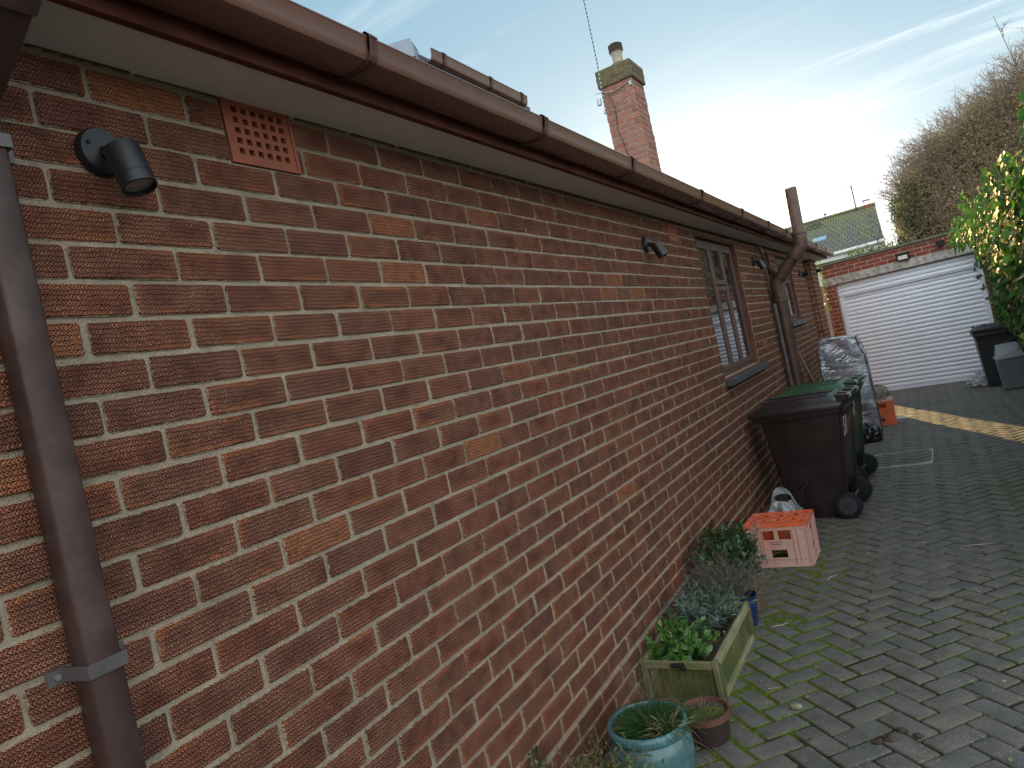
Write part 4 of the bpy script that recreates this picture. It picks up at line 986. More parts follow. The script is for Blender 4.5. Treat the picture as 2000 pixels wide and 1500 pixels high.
mb = MB(); mb.box(-.10, .10, -.05, .0, -.055, .075); mb.box(-.11, .11, -.075, .01, .062, .085); mb.build('housing', M_black, fl, bevel=.006)
mb = MB(); mb.box(-.075, .075, -.056, -.0505, -.035, .035); mb.build('lens', simple('floodlight_lens', (.55, .56, .52), .2), fl, bevel=.003)
mb = MB(); mb.box(-.025, .025, .0, .045, -.02, .03); mb.build('bracket', M_black, fl)
cl = MB(); cl.box(-.05, .05, -.11, -.02, -.03, .03); cl.tube([(0, -.02, 0), (0, .04, 0)], .02, 10); o = cl.build('security_sensor', M_black, bevel=.008); o.location = (.03, 12.74, 2.16)
tag(o, 'small black sensor box on the far corner of the bungalow beside the garage', 'sensor')
fp = MB(); fp.tube([(0, 0, -.4), (0, 0, 1.85)], .028, 10); o = fp.build('gate_post', wood_mat('yellow_pine', (.50, .33, .12), (.4, .26, .08), .3)); o.location = (-.42, 15.6, 0)
tag(o, 'pale timber post standing in the gap between bungalow and garage', 'post')

# ------------------------------------------------------------ neighbour's house behind the garage
nh = empty('neighbour_house', (0, 29, 0), 0, 'house with a mossy grey tiled roof rising behind the garage', 'house')
m, t = newmat('mossy_roof_tiles'); p = t.pos(); px_, py, pz = t.xyz(p)
rw = t.math('MULTIPLY', pz, 8.5); row = t.math('FLOOR', rw); fr_ = t.math('FRACT', rw); cx_ = t.math('FRACT', t.math('ADD', t.math('MULTIPLY', px_, 5.2), t.math('MULTIPLY', row, .5)))
hh = t.math('MULTIPLY', t.ramp(fr_, .0, .14), t.ramp(t.math('PINGPONG', cx_, .5), .0, .07))
n1 = t.noise(p, 3, 5, .7); n2 = t.noise(p, 14, 4, .7)
c = t.mix(n2, (.060, .062, .062), (.15, .145, .13)); c = t.mix(t.math('MULTIPLY', t.ramp(t.math('ADD', n1, t.math('MULTIPLY', t.ramp(pz, 3.3, 5.2), .16)), .52, .66), t.ramp(n2, .35, .6), clamp=True), c, (.17, .19, .05))
c = t.mix(hh, (.03, .03, .03), c); finish(t, Base_Color=c, Roughness=.9, Normal=t.bump(hh, .9, .03)); M_nroof = m
mb = MB(); mb.hexa([(-3, -1.5, 3.31), (.86, -1.5, 3.36), (.74, 2.0, 5.0), (-3, 2.0, 4.96), (-3, -1.5, 3.39), (.88, -1.5, 3.44), (.76, 2.0, 5.08), (-3, 2.0, 5.04)])
mb.hexa([(-3, 2.0, 4.96), (.74, 2.0, 5.0), (.8, 6, 3.2), (-3, 6, 3.2), (-3, 2.0, 5.04), (.76, 2.0, 5.08), (.8, 6, 3.28), (-3, 6, 3.28)])
nr = mb.build('roof', M_nroof, nh)
mb = MB(); mb.tube([(-3, 2.0, 5.05), (.78, 2.0, 5.09)], .09, 10); mb.build('ridge', M_nroof, nr, smooth=50)
mb = MB(); mb.box(-3, .75, -1.2, 5.6, -.6, 3.3); mb.add([(.75, -1.2, 3.3), (.75, 5.6, 3.3), (.75, 2.0, 4.95)], [(0, 1, 2)]); mb.build('wall', simple('far_brick', (.24, .15, .10), .9, .2, 4), nh)
mb = MB(); mb.tube([(-3, -1.60, 3.30), (.9, -1.60, 3.38)], .065, 10); mb.box(-3, .88, -1.54, -1.50, 3.12, 3.30); mb.build('fascia', simple('white_fascia', (.62, .66, .62), .5), nh)
mb = MB(); mb.box(-2.4, -.35, -1.27, -1.21, 2.3, 3.02); mb.build('window', simple('pale_blind', (.50, .56, .48), .6), nh)
mb = MB(); mb.hexa([(-1.50, -.16, 4.0), (-1.02, -.16, 4.0), (-1.02, .16, 4.15), (-1.50, .16, 4.15), (-1.50, -.2, 4.08), (-1.02, -.2, 4.08), (-1.02, .12, 4.23), (-1.50, .12, 4.23)]); mb.build('roof_light', simple('roof_light_glass', (.25, .38, .45), .1), nr)
mb = MB(); mb.box(-1.75, -1.25, 1.2, 1.6, 4.6, 4.98); mb.build('ventilator', M_nroof, nr, bevel=.05)
mb = MB(); mb.box(.36, .60, 1.9, 2.2, 5.0, 5.16)
nc = mb.build('chimney', simple('red_chimney', (.25, .07, .05), .85, .2, 9), nr)
mb = MB(); mb.box(.34, .62, 1.87, 2.23, 5.34, 5.37); [mb.box(x, x+.03, y, y+.03, 5.16, 5.34) for x in (.37, .56) for y in (1.92, 2.15)]; mb.build('chimney_cowl', M_steel, nc)
mb = MB(); mb.tube([(-1.05, 2.0, 5.08), (-1.05, 2.0, 5.24)], .02, 6); mb.lathe([(.01, .12), (.07, .2), (.01, .28)], (-1.05, 2.0, 5.05), 8); mb.build('finial', M_steel, nr)
na = empty('television_aerial', (.10, 30.9, 5.0), 0, 'thin aerial mast on the ridge of the mossy-roofed house behind the garage', 'aerial')
mb = MB(); mb.tube([(0, 0, 0), (-.02, 0, 1.05)], .028, 6); mb.build('mast', M_black, na)
mb = MB(); mb.tube([(-.22, 0, 1.02), (.18, 0, 1.08)], .012, 6)
for q in range(5): mb.tube([(-.2+q*.09, -.02, .93+q*.012), (-.2+q*.09, .02, 1.13+q*.012)], .010, 5)
mb.build('antenna', M_steel, na)

# ------------------------------------------------------------ trees and shrubs behind the garage
def rand_in(n, f):   # rejection sampling; f(P) -> bool mask, box in f.box
    out = []; tot = 0; lo, hi = f.box
    while tot < n:
        P = rng.uniform(lo, hi, (n*2, 3)); P = P[f(P)]; out.append(P); tot += len(P)
    return np.concatenate(out)[:n]
M_twig = simple('grey_twig', (.10, .075, .055), .9, .3, 9); M_bark = simple('bark', (.10, .08, .06), .9, .3, 12, .8, 40)
M_brownleaf = leaf_mat('dry_seed_clusters', [(.15, .11, .068), (.29, .21, .125), (.42, .31, .19), (.55, .43, .29)], .25, .8)
M_yleaf = leaf_mat('evergreen_leaf', [(.03, .05, .02), (.06, .09, .025), (.15, .16, .04), (.30, .26, .08)], .3, .45)
def wave3(P, s, ph=0): return np.sin(P[:, 0]*s+ph)+np.sin(P[:, 1]*s*1.1+1.3+ph)+np.sin(P[:, 2]*s*.9+2.1+ph)+np.sin((P[:, 0]+P[:, 2])*s*1.7+ph)
def top_h(X): return np.interp(X, [1.25, 1.45, 1.75, 2.15, 2.9, 3.5, 4.3, 5.5, 8.0], [2.6, 3.9, 4.3, 4.55, 4.85, 5.15, 5.6, 6.0, 6.4])
def fb(P):
    th = top_h(P[:, 0])+.14*wave3(P, 2.6)
    return (P[:, 2] < th) & (P[:, 0] > 1.45+.10*wave3(P, 3.)+.02*(P[:, 2]-2)**2)
fb.box = ((1.2, 19.4, 1.2), (5.8, 20.9, 7.0))
tr = empty('overgrown_tree', (4.2, 21, -.6), 0, 'big brown twiggy tree smothered in dead climber behind the garage', 'tree')
T0 = np.array([4.2, 21, -.6])
mb = MB(); mb.tube([(0, 0, 0), (.1, .1, 2.5), (-.2, 0, 4.5)], [.22, .16, .08], 10)
for k in range(14):
    a = rng.uniform(0, 6.28); h = rng.uniform(1.4, 4.2); q = np.array([math.cos(a)*rng.uniform(1, 2.6), math.sin(a)*1.0, h+rng.uniform(.8, 1.9)])
    mb.tube([(.05, 0, h), tuple(q*.5+np.array([0, 0, h*.45])), tuple(q)], [.07, .045, .015], 6)
mb.build('trunk', M_bark, tr, smooth=60)
P = rand_in(105000, fb); th = top_h(P[:, 0])
P = P[rng.random(len(P)) < np.clip(1.1-.5*(wave3(P, 4.5) < -1.0), 0, 1)]
A_ = rng.normal(size=P.shape)+np.array([0, 0, .4])
c_a = cloud(P, A_, rng.uniform(.030, .070, len(P)), LEAF)
V, F, r_, mi = join([c_a]); dens = (wave3(P, 1.9, 1)+4)/8; r_[:, 0] = np.clip(np.repeat(dens*.6+rng.random(len(P))*.5-.05, 5), 0, 1)
Pk = rand_in(5000, fb); Pk[:, 1] = rng.uniform(20.5, 21.2, len(Pk)); Pk[:, 2] -= .25; Vk, Fk, rk = cloud(Pk, rng.normal(size=Pk.shape), rng.uniform(.15, .28, len(Pk)), LEAF); rk[:, 0] *= .35; V, F, r_, _ = join([(V, F, r_), (Vk, Fk, rk)])
np_mesh('crown', V-T0, F, M_brownleaf, tr, r_)
P = rand_in(14000, fb); d = rng.normal(size=P.shape)*np.array([1, .6, 1])+np.array([-.3, -.2, .9]); L = rng.uniform(.25, .7, len(P))
(V, F, r_), _ = stems(P, P+nrm(d)*L[:, None], .005, .12, 3)
Xb = rng.uniform(1.5, 6.5, 1300); B = np.c_[Xb, rng.uniform(19.8, 22, 1300), top_h(Xb)-.35]; d = nrm(rng.normal(size=B.shape)*np.array([.8, .5, .25])+np.array([-.25, 0, 1.0]))
hl_ = rng.uniform(.45, 1.25, 1300)*np.interp(Xb, [1.5, 2.2, 6], [.6, 1., 1.25])
(V2, F2, r2), ff = stems(B, B+d*hl_[:, None], .009, .12, 4)
PP, DD = [], []
for s in (.35, .5, .65, .8, .92):
    for q in range(2): PP.append(ff(s)); DD.append(nrm(rng.normal(size=B.shape)+d*.9)*rng.uniform(.08, .28, (len(B), 1)))
PP = np.concatenate(PP); DD = np.concatenate(DD); (V3_, F3, r3), _ = stems(PP, PP+DD, .0045, .12, 2)
V, F, r_, _ = join([(V, F, r_), (V2, F2, r2), (V3_, F3, r3)])
np_mesh('twigs', V-T0, F, simple('pale_grey_twig', (.24, .19, .14), .9, .3, 9), tr)
# tall bare shoot
def bare_shoot(name, base, tip, label, n=26, seed=1):
    base, tip = np.array(base, float), np.array(tip, float)
    (Va, Fa, ra), f0 = stems(base[None], tip[None], .022, .03, 6)
    ss = rng.uniform(.25, .97, n); PB = np.concatenate([f0(s) for s in ss]); d = nrm(rng.normal(size=(n, 3))*np.array([1, .6, .3])+np.array([0, 0, .8]))
    L = (1.05-ss)*rng.uniform(.35, .7, n)*np.linalg.norm(tip-base)*.6
    (Vb, Fb, rb), fb2 = stems(PB, PB+d*L[:, None], .010, .08, 4)
    PC, DC = [], []
    for s in (.3, .45, .6, .75, .9, .98): PC.append(fb2(s)); DC.append(nrm(rng.normal(size=(n, 3))+d)*rng.uniform(.06, .2, (n, 1)))
    PC = np.concatenate(PC); DC = np.concatenate(DC); (Vc, Fc, rc), _ = stems(PC, PC+DC, .005, .1, 2)
    V, F, r_, _ = join([(Va, Fa, ra), (Vb, Fb, rb), (Vc, Fc, rc)]); o = np_mesh(name, V-base, F, M_twig); o.location = base
    return tag(o, label, 'sapling', 'bare saplings over the overgrown tree')
bare_shoot('bare_sapling', (4.35, 20.6, -.6), (4.18, 20.2, 7.35), 'leafless sapling sticking up highest behind the brown overgrown tree', 40)
bare_shoot('bare_sapling', (5.1, 20.9, -.6), (5.0, 20.6, 7.6), 'leafless sapling cut by the right edge of the photo, right of the tallest twiggy shoot', 40)
# evergreen at the left flank of the tree
def fe(P): return (((P[:, 0]-1.70)/.42)**2+((P[:, 1]-20)/.7)**2 < 1+.22*wave3(P, 4.)) & (P[:, 2] < 4.35-1.6*np.abs(P[:, 0]-1.72)+.1*wave3(P, 6))
fe.box = ((1.1, 19.1, 1.0), (2.4, 20.9, 4.8))
ev = empty('evergreen_shrub', (1.7, 20, -.6), 0, 'green and golden evergreen shrub at the left edge of the brown tree behind the garage', 'shrub')
P = rand_in(9500, fe); V, F, r_ = cloud(P, rng.normal(size=P.shape)+[0, 0, .6], rng.uniform(.04, .085, len(P)), LEAF)
r_[:, 0] = np.clip(np.repeat((wave3(P, 3.)+4)/8*.9+rng.random(len(P))*.35-.25, 5), 0, 1)
np_mesh('crown', V-np.array([1.7, 20, -.6]), F, M_yleaf, ev, r_)
mb = MB(); mb.tube([(0, 0, 0), (.05, 0, 2.0), (0, 0, 4.4)], [.09, .06, .02], 8); mb.build('trunk', M_bark, ev, smooth=60)
# dry climber on the garage corner and by the roof of the house behind
def fr2(P): return (P[:, 2] > 2.3)
P = np.c_[rng.uniform(-.12, .03, 170), rng.uniform(13.7, 14.0, 170), rng.uniform(1.4, 2.6, 170)]
V, F, r_ = cloud(P, rng.normal(size=P.shape)+[0, -.5, -.3], rng.uniform(.03, .055, len(P)), LEAF); r_[:, 0] = r_[:, 0]*.4+.55
o = np_mesh('climber', V, F, M_yleaf, None, r_); tag(o, 'straggly sunlit climber on the left corner of the garage', 'climber')
Pn = np.c_[rng.uniform(-.4, 1.1, 1800), rng.uniform(26.8, 27.4, 1800), rng.uniform(1.6, 3.25, 1800)]
V, F, r_ = cloud(Pn, rng.normal(size=Pn.shape), rng.uniform(.06, .12, len(Pn)), LEAF); r_[:, 0] = r_[:, 0]*.5+.5
o = np_mesh('climber', V, F, M_yleaf, None, r_); tag(o, 'golden brown climber on the wall of the mossy-roofed house', 'climber')
P = np.array([[1.2, 24.5, 2.0]]*9)+rng.normal(size=(9, 3))*.15; (V, F, r_), f0 = stems(P, P+np.c_[rng.uniform(-.9, .3, 9), np.zeros(9), rng.uniform(1.2, 2.1, 9)], .012, .15, 6)
Q = np.concatenate([f0(s) for s in np.linspace(.3, 1, 9)]); (V2, F2, r2), _ = stems(Q, Q+rng.normal(size=Q.shape)*.25, .006, .1, 2); V, F, r_, _ = join([(V, F, r_), (V2, F2, r2)])
o = np_mesh('bare_shrub', V, F, M_twig); tag(o, 'thin bare shrub between the mossy-roofed house and the evergreen', 'shrub')

# ------------------------------------------------------------ ivy over the right-hand boundary
iv = empty('ivy_hedge', (2.6, 5.5, -.1), 0, 'ivy-covered boundary hedge with sunlit yellow-green leaves along the right side of the drive', 'hedge')
I0 = np.array([2.6, 5.5, -.1])
M_ivy = leaf_mat('ivy_leaf', [(.020, .050, .018), (.035, .085, .022), (.07, .15, .03), (.10, .19, .035)], .45, .48, None, .3)
M_ivyold = leaf_mat('dead_ivy_leaf', [(.16, .09, .04), (.30, .17, .08), (.42, .30, .19), (.55, .45, .33)], .35, .7)
# face of the hedge as a function of (y, z): how far left the leaves reach
def face(y, z):
    f = np.interp(z, [-.2, .25, .55, .8, 1.1, 1.5, 1.9, 2.25, 2.6], [2.42, 2.36, 2.22, 2.04, 1.98, 1.97, 1.92, 2.08, 2.4])
    f = f+.06*np.sin(3.1*y+1.7*z)+.05*np.sin(5.3*z-2.2*y)+np.interp(y, [2.2, 3.2, 4.5, 6, 8, 12], [.35, .02, .0, .06, .18, .42])
    return f
n = 15000; y = rng.uniform(2.9, 13.2, n); y = 3.25+(y-2.9)*rng.random(n)**.35; z = rng.uniform(-.15, 2.55, n)
depth = rng.exponential(.06, n); x = face(y, z)+depth
topz = 2.22+.10*np.sin(2.3*y)+.08*np.sin(5.1*y); keep = z < topz; P = np.c_[x, y, z][keep]
# top of the hedge
nt = 4200; y2 = 3.4+10*rng.random(nt)**1.3; x2 = rng.uniform(2.0, 3.2, nt); P2 = np.c_[x2, y2, 2.16+.10*np.sin(2.3*y2)+.08*np.sin(5.1*y2)+rng.normal(0, .06, nt)]
P = np.concatenate([P, P2]); N = np.tile([-.9, -.35, .35], (len(P), 1)); A_ = np.tile([-.15, -.25, -1.0], (len(P), 1))+rng.normal(size=P.shape)*.45
sz = rng.uniform(.045, .085, len(P)); dead = (rng.random(len(P)) < .16+.25*((np.abs(P[:, 2]-1.55) < .25) & (P[:, 1] < 7)))
Va = cloud(P[~dead], A_[~dead], sz[~dead], IVY, N[~dead]); Va[2][:, 0] = np.clip(Va[2][:, 0]*.8+.15*(Va[0][:, 2] > 1.7), 0, 1)
np_mesh('leaves', Va[0]-I0, Va[1], M_ivy, iv, Va[2])
Vb = cloud(P[dead], A_[dead]+rng.normal(size=P[dead].shape)*.4, sz[dead]*.8, LEAF, N[dead]); np_mesh('dead_leaves', Vb[0]-I0, Vb[1], M_ivyold, iv, Vb[2])
ns = 900; y = 2.9+9*rng.random(ns)**1.5; z = rng.uniform(-.1, 2.0, ns); B = np.c_[face(y, z)+.06, y, z]; E_ = B+np.c_[rng.uniform(-.15, .10, ns), rng.uniform(-.3, .3, ns), rng.uniform(.1, .6, ns)]
(V, F, r_), _ = stems(B, E_, .003, .15, 4)
nb_ = 60; y = rng.uniform(3.2, 11.5, nb_); z = rng.uniform(.3, .95, nb_); B = np.c_[face(y, z)+.03, y, z]; E_ = B+np.c_[rng.uniform(-.26, .0, nb_), rng.uniform(-.2, .2, nb_), rng.uniform(-.25, .1, nb_)]
(V2, F2, r2), _ = stems(B, E_, .0022, .2, 5); V, F, r_, _ = join([(V, F, r_), (V2, F2, r2)])
np_mesh('stems', V-I0, F, M_twig, iv)
mb = MB(); mb.box(.05, .2, -2.6, 8.4, -.3, 2.35); mb.build('fence', simple('dark_fence_board', (.045, .035, .025), .9, .3, 6), iv)

# ------------------------------------------------------------ plants and pots along the wall
M_woodg = wood_mat('mossy_planter_board', (.20, .19, .09), (.045, .070, .018), .85)
M_woodr = wood_mat('planter_rail', (.36, .34, .20), (.10, .12, .04), .5, 'y'); M_woodx = wood_mat('planter_rail_end', (.28, .26, .13), (.09, .11, .03), .6, 'x')
pl_ = empty('planter_box', (.2, 2.39, -.047), 0, 'mossy green wooden planter box with soil standing against the wall', 'planter')
a, b, h = .16, .325, .186
mb = MB()
for k in range(5): mb.box(-a+.02+k*.0640, -a+.02+k*.0640+.0622, -b+.008, -b+.020, .004, h-.012)
mb.build('near_panel', M_woodg, pl_, bevel=.0015)
mb = MB()
for k in range(5): mb.box(-a+.02+k*.0640, -a+.02+k*.0640+.0622, b-.02, b-.008, .004, h-.012)
mb.build('far_panel', M_woodg, pl_, bevel=.0015)
for sx, nm in ((1, 'side_panel'), (-1, 'side_panel')):
    mb = MB(); x0 = a-.020 if sx > 0 else -a+.008
    for k in range(9): mb.box(x0, x0+.012, -b+.022+k*.0670, -b+.022+k*.0670+.0652, .004, h-.01)
    mb.build(nm, M_woodg, pl_, bevel=.0015)
for sx in (-1, 1):
    x0 = a-.0078 if sx > 0 else -a-.010
    for za, zb in ((h-.036, h), (0, .026)): mb = MB(); mb.box(x0, x0+.0178, -b+.026, b-.002, za, zb); mb.build('side_rail', M_woodr, pl_, bevel=.002)
for yy in (-b-.010, b-.0075): mb = MB(); mb.box(-a+.01, a-.012, yy, yy+.0175, h-.034, h-.002); mb.build('end_rail', M_woodx, pl_, bevel=.002)
M_post = wood_mat('planter_post', (.24, .22, .12), (.05, .07, .03), .6)
for sx in (-1, 1):
    for sy in (-1, 1): mb = MB(); mb.box(sx*a-.012 if sx < 0 else sx*a-.010, sx*a+.010 if sx > 0 else sx*a+.012, sy*b-.014, sy*b+.024 if sy < 0 else sy*b+.012, 0, h+.002); mb.build('corner_post', M_post, pl_, bevel=.002)

sx_ = np.linspace(-a+.022, a-.022, 26); sy_ = np.linspace(-b+.022, b-.022, 50); X, Y = np.meshgrid(sx_, sy_, indexing='ij'); Zs = .124+.012*fn(X, Y, 30)+rng.normal(size=X.shape)*.004
idx = np.arange(X.size).reshape(X.shape); F = np.stack([idx[:-1, :-1], idx[1:, :-1], idx[1:, 1:], idx[:-1, 1:]], -1).reshape(-1, 4)
np_mesh('soil', np.stack([X, Y, Zs], -1).reshape(-1, 3), F, M_soil, pl_)
tp_ = MB(); tp_.tube([(-.03, -b-.011, h-.018), (.03, -b-.011, h-.014)], .011, 8); tp_.tube([(.012, -b-.014, h-.02), (.034, -b-.02, h-.028)], .010, 8); tp_.build('knot', M_dark, pl_, smooth=60)

def bush(name, base, stems_n, spread, height, leafspec, mats, label, cat='plant', seed=0, bend=.15, sr=.0022, up=1.0, leaf_s=(.25, 1.0), lean=(0, 0)):
    base = np.array(base, float)
    d = nrm(rng.normal(size=(stems_n, 3))*np.array([spread, spread, .15])+np.array([lean[0], lean[1], up])); d[:, 2] = np.abs(d[:, 2])
    L = rng.uniform(.62, 1.0, stems_n)*height
    P0 = base+rng.normal(size=(stems_n, 3))*np.array([.012, .012, 0]); P1 = P0+d*L[:, None]
    (Vs, Fs, rs_), f = stems(P0, P1, sr, bend, 5)
    tpl, per, size, ang, wfac = leafspec; PP, AA, NN = [], [], []
    for s in np.linspace(leaf_s[0], leaf_s[1], per):
        q = f(s); PP.append(q+rng.normal(size=q.shape)*.003); o_ = nrm(rng.normal(size=q.shape)); AA.append(nrm(o_*math.sin(ang)+d*math.cos(ang)+rng.normal(size=q.shape)*.2)); NN.append(d)
    P = np.concatenate(PP); A2 = np.concatenate(AA); N = np.concatenate(NN); szs = rng.uniform(size[0], size[1], len(P))
    Vl, Fl, rl = cloud(P, A2, szs, tpl, N, wid=szs*wfac)
    o = empty(name, tuple(base), 0, label, cat)
    np_mesh('stems', Vs-base, Fs, mats[0], o); np_mesh('leaves', Vl-base, Fl, mats[1], o, rl)
    return o
M_stem = simple('green_stem', (.10, .12, .04), .7); M_dry = simple('dry_stem', (.20, .16, .11), .9, .3, 20); M_gstem = simple('grey_stem', (.16, .15, .12), .9, .3, 20)
M_var = leaf_mat('variegated_leaf', [(.035, .115, .03), (.05, .15, .035), (.09, .20, .05)], .25, .35, (.30, .38, .08), .5)
M_grey = leaf_mat('grey_green_leaf', [(.045, .085, .070), (.09, .145, .12), (.17, .24, .20)], .2, .6)
M_dkleaf = leaf_mat('dark_glossy_leaf', [(.010, .035, .012), (.020, .060, .018), (.045, .10, .03)], .2, .32, None, .55)
M_lav = leaf_mat('dry_lavender_leaf', [(.10, .09, .07), (.18, .16, .13), (.30, .28, .25)], .2, .9)
bush('leafy_shrub', (.18, 2.22, .06), 46, .80, .20, (ROUND, 10, (.030, .046), .85, .78), (M_stem, M_var), 'low bright green shrub with rounded pale-edged leaves in the near end of the planter box', bend=.1)
bush('grey_leaved_shrub', (.21, 2.52, .07), 90, .70, .27, (NEEDLE, 30, (.020, .036), .9, 1.3), (M_gstem, M_grey), 'grey-green narrow-leaved shrub in the far end of the planter box', bend=.12)
bush('seedling', (.315, 2.43, .07), 6, .5, .06, (ROUND, 5, (.010, .016), 1.0, 1.1), (M_stem, leaf_mat('pale_green_leaf', [(.10, .26, .14), (.18, .38, .22)], .3)), 'tiny pale green seedling at the outer edge of the planter box')
crumple('pebble', (.328, 2.105, .085), .012, .009, .009, simple('cream_stone', (.55, .45, .28), .6), 'cream pebble lying on the soil in the planter corner', 'stone', amp=.1, n=8)
bush('dark_evergreen', (.225, 3.06, .12), 110, .42, .33, (LEAF, 28, (.024, .040), .95, .85), (M_stem, M_dkleaf), 'dark green glossy-leaved bush growing from the wicker pot', bend=.08)
bush('dry_lavender', (.23, 2.93, .08), 480, .62, .31, (NEEDLE, 14, (.010, .024), .5, .8), (M_gstem, M_lav), 'dried grey lavender bush spilling out of the blue pot', bend=.14, sr=.0014, lean=(-.15, .05), leaf_s=(.05, 1.0))
plant_pot((.285, 2.90, -.058), .085, .165, simple('glazed_blue', (.010, .022, .11), .28, .25, 8, coat=.4), 'dark blue glazed pot between planter box and wicker pot', False)
# wicker pot
wk = empty('wicker_pot', (.262, 3.13, -.063), 0, 'brown woven wicker plant pot behind the blue pot', 'plant pot')
M_wick = simple('wicker', (.12, .085, .06), .8, .35, 30, .4, 90); mb = MB(); n = 22
for k in range(13):
    z = .008+k*.0155; rr = .082+.022*k/13
    for ph in (0, 1):
        pts = [((rr+(.0045 if (q+k+ph) % 2 else -.0045))*math.cos(2*math.pi*q/n), (rr+(.0045 if (q+k+ph) % 2 else -.0045))*math.sin(2*math.pi*q/n), z+ph*.0085) for q in range(n+1)]
        mb.tube(pts, .0046, 5, caps=False)
for q in range(n):
    a_ = 2*math.pi*q/n; mb.tube([(.085*math.cos(a_), .085*math.sin(a_), 0), (.104*math.cos(a_), .104*math.sin(a_), .21)], .004, 5)
mb.build('weave', M_wick, wk, smooth=60)
mb = MB(); mb.tube([(.105*math.cos(2*math.pi*q/24), .105*math.sin(2*math.pi*q/24), .21+.004*math.sin(q)) for q in range(25)], .0085, 7, caps=False); mb.build('rim', M_wick, wk, smooth=60)
mb = MB(); mb.lathe([(.074, .0), (.094, .18), (.094, .185), (.01, .19)], (0, 0, 0), 20); mb.build('soil', M_soil, wk)

# white carrier bag with a plant
bg_ = empty('carrier_bag', (.265, 4.50, -.09), 0, 'white plastic carrier bag with looped handles behind the faded crate', 'bag')
def shell(f, nu, nv): 
    return [f(i/nu, j/nv) for i in range(nu+1) for j in range(nv+1)], [(i*(nv+1)+j, (i+1)*(nv+1)+j, (i+1)*(nv+1)+j+1, i*(nv+1)+j+1) for i in range(nu) for j in range(nv)]
def bagf(u, v):
    a_ = 2*math.pi*u; rx, ry = .125, .085; z = v*.20
    k = 1+.03*math.sin(5*a_+8*v)*v+.02*math.sin(11*a_-5*v)
    return (rx*k*math.copysign(abs(math.cos(a_))**.6, math.cos(a_)), ry*k*math.copysign(abs(math.sin(a_))**.6, math.sin(a_)), z)
mb = MB(); vs, fs = shell(bagf, 60, 18); mb.add(vs, fs); mb.build('body', M_bag, bg_, smooth=70)
for sy, hl_, hw, z0_, z1_, cx_ in ((-1, .075, .16, .175, .285, -.02), (1, .155, .52, .25, .315, .03)):
    nu, nv = 40, 30; vs = []; fs = []
    def pz_(u): return .215+hl_*max(0, 1-abs(u*1.0-cx_)**2.2)
    for i in range(nu+1):
        for j in range(nv+1):
            u, v = -1+2*i/nu, j/nv; z = .185+(pz_(u)-.185)*v; vs.append((u*.125*(1-.25*v*abs(u)), sy*(.083-.035*v*v)+.006*math.sin(7*u+9*v), z))
    for i in range(nu):
        for j in range(nv):
            u, v = -1+2*(i+.5)/nu, (j+.5)/nv; z = .185+(pz_(u)-.185)*v
            if ((u-cx_)/hw)**2+((z-(z0_+z1_)/2)/((z1_-z0_)/2))**2 < 1: continue
            fs.append((i*(nv+1)+j, (i+1)*(nv+1)+j, (i+1)*(nv+1)+j+1, i*(nv+1)+j+1))
    mb = MB(); mb.add(vs, fs); mb.build('handle', M_bag, bg_, smooth=70)
mb = MB(); mb.lathe([(.02, .02), (.07, .03), (.075, .16), (.02, .17)], (0, 0, 0), 20); mb.build('dark_contents', M_dark, bg_)
bush('bare_plant', (.29, 4.52, .03), 26, .55, .42, (NEEDLE, 4, (.010, .02), .8, .8), (simple('dark_twig', (.035, .028, .024), .9), M_dkleaf), 'dark spindly plant standing in the white carrier bag', bend=.12, sr=.0014)

# turquoise glazed pot with grass
tq = empty('glazed_pot', (.262, 1.50, -.035), 0, 'large turquoise glazed pot nearest the camera at the foot of the wall', 'plant pot')
m, t = newmat('turquoise_glaze'); p = t.pos(); n1 = t.noise(p, 10, 5, .65); n2 = t.noise(t.vmul(p, (34, 34, 12)), 1., 4, .7); n3 = t.noise(p, 3, 3)
c = t.mix(t.ramp(n1, .3, .7), (.040, .105, .115), (.080, .20, .215)); c = t.mix(t.math('MULTIPLY', t.ramp(n2, .58, .70), .75), c, (.10, .36, .42)); c = t.mix(t.math('MULTIPLY', t.ramp(n3, .52, .68), .6), c, (.030, .055, .055))
finish(t, Base_Color=c, Roughness=t.ramp(n1, .3, .7, .22, .5), Normal=t.bump(n2, .15, .002), Coat_Weight=.3); M_turq = m
prof = [(.10, 0), (.125, .01), (.150, .07), (.157, .125), (.151, .165), (.141, .182), (.139, .186), (.147, .190), (.152, .200), (.153, .214), (.148, .224), (.139, .226), (.133, .218), (.128, .20), (.126, .15), (.12, .12)]; prof = [(r_*.95, z_) for r_, z_ in prof]
mb = MB(); mb.lathe(prof, (0, 0, 0), 64); mb.build('pot', M_turq, tq, smooth=60)
mb = MB(); mb.lathe([(.02, .10), (.124, .185), (.06, .195), (.003, .198)], (0, 0, 0), 30); mb.build('soil', M_soil, tq, smooth=60)
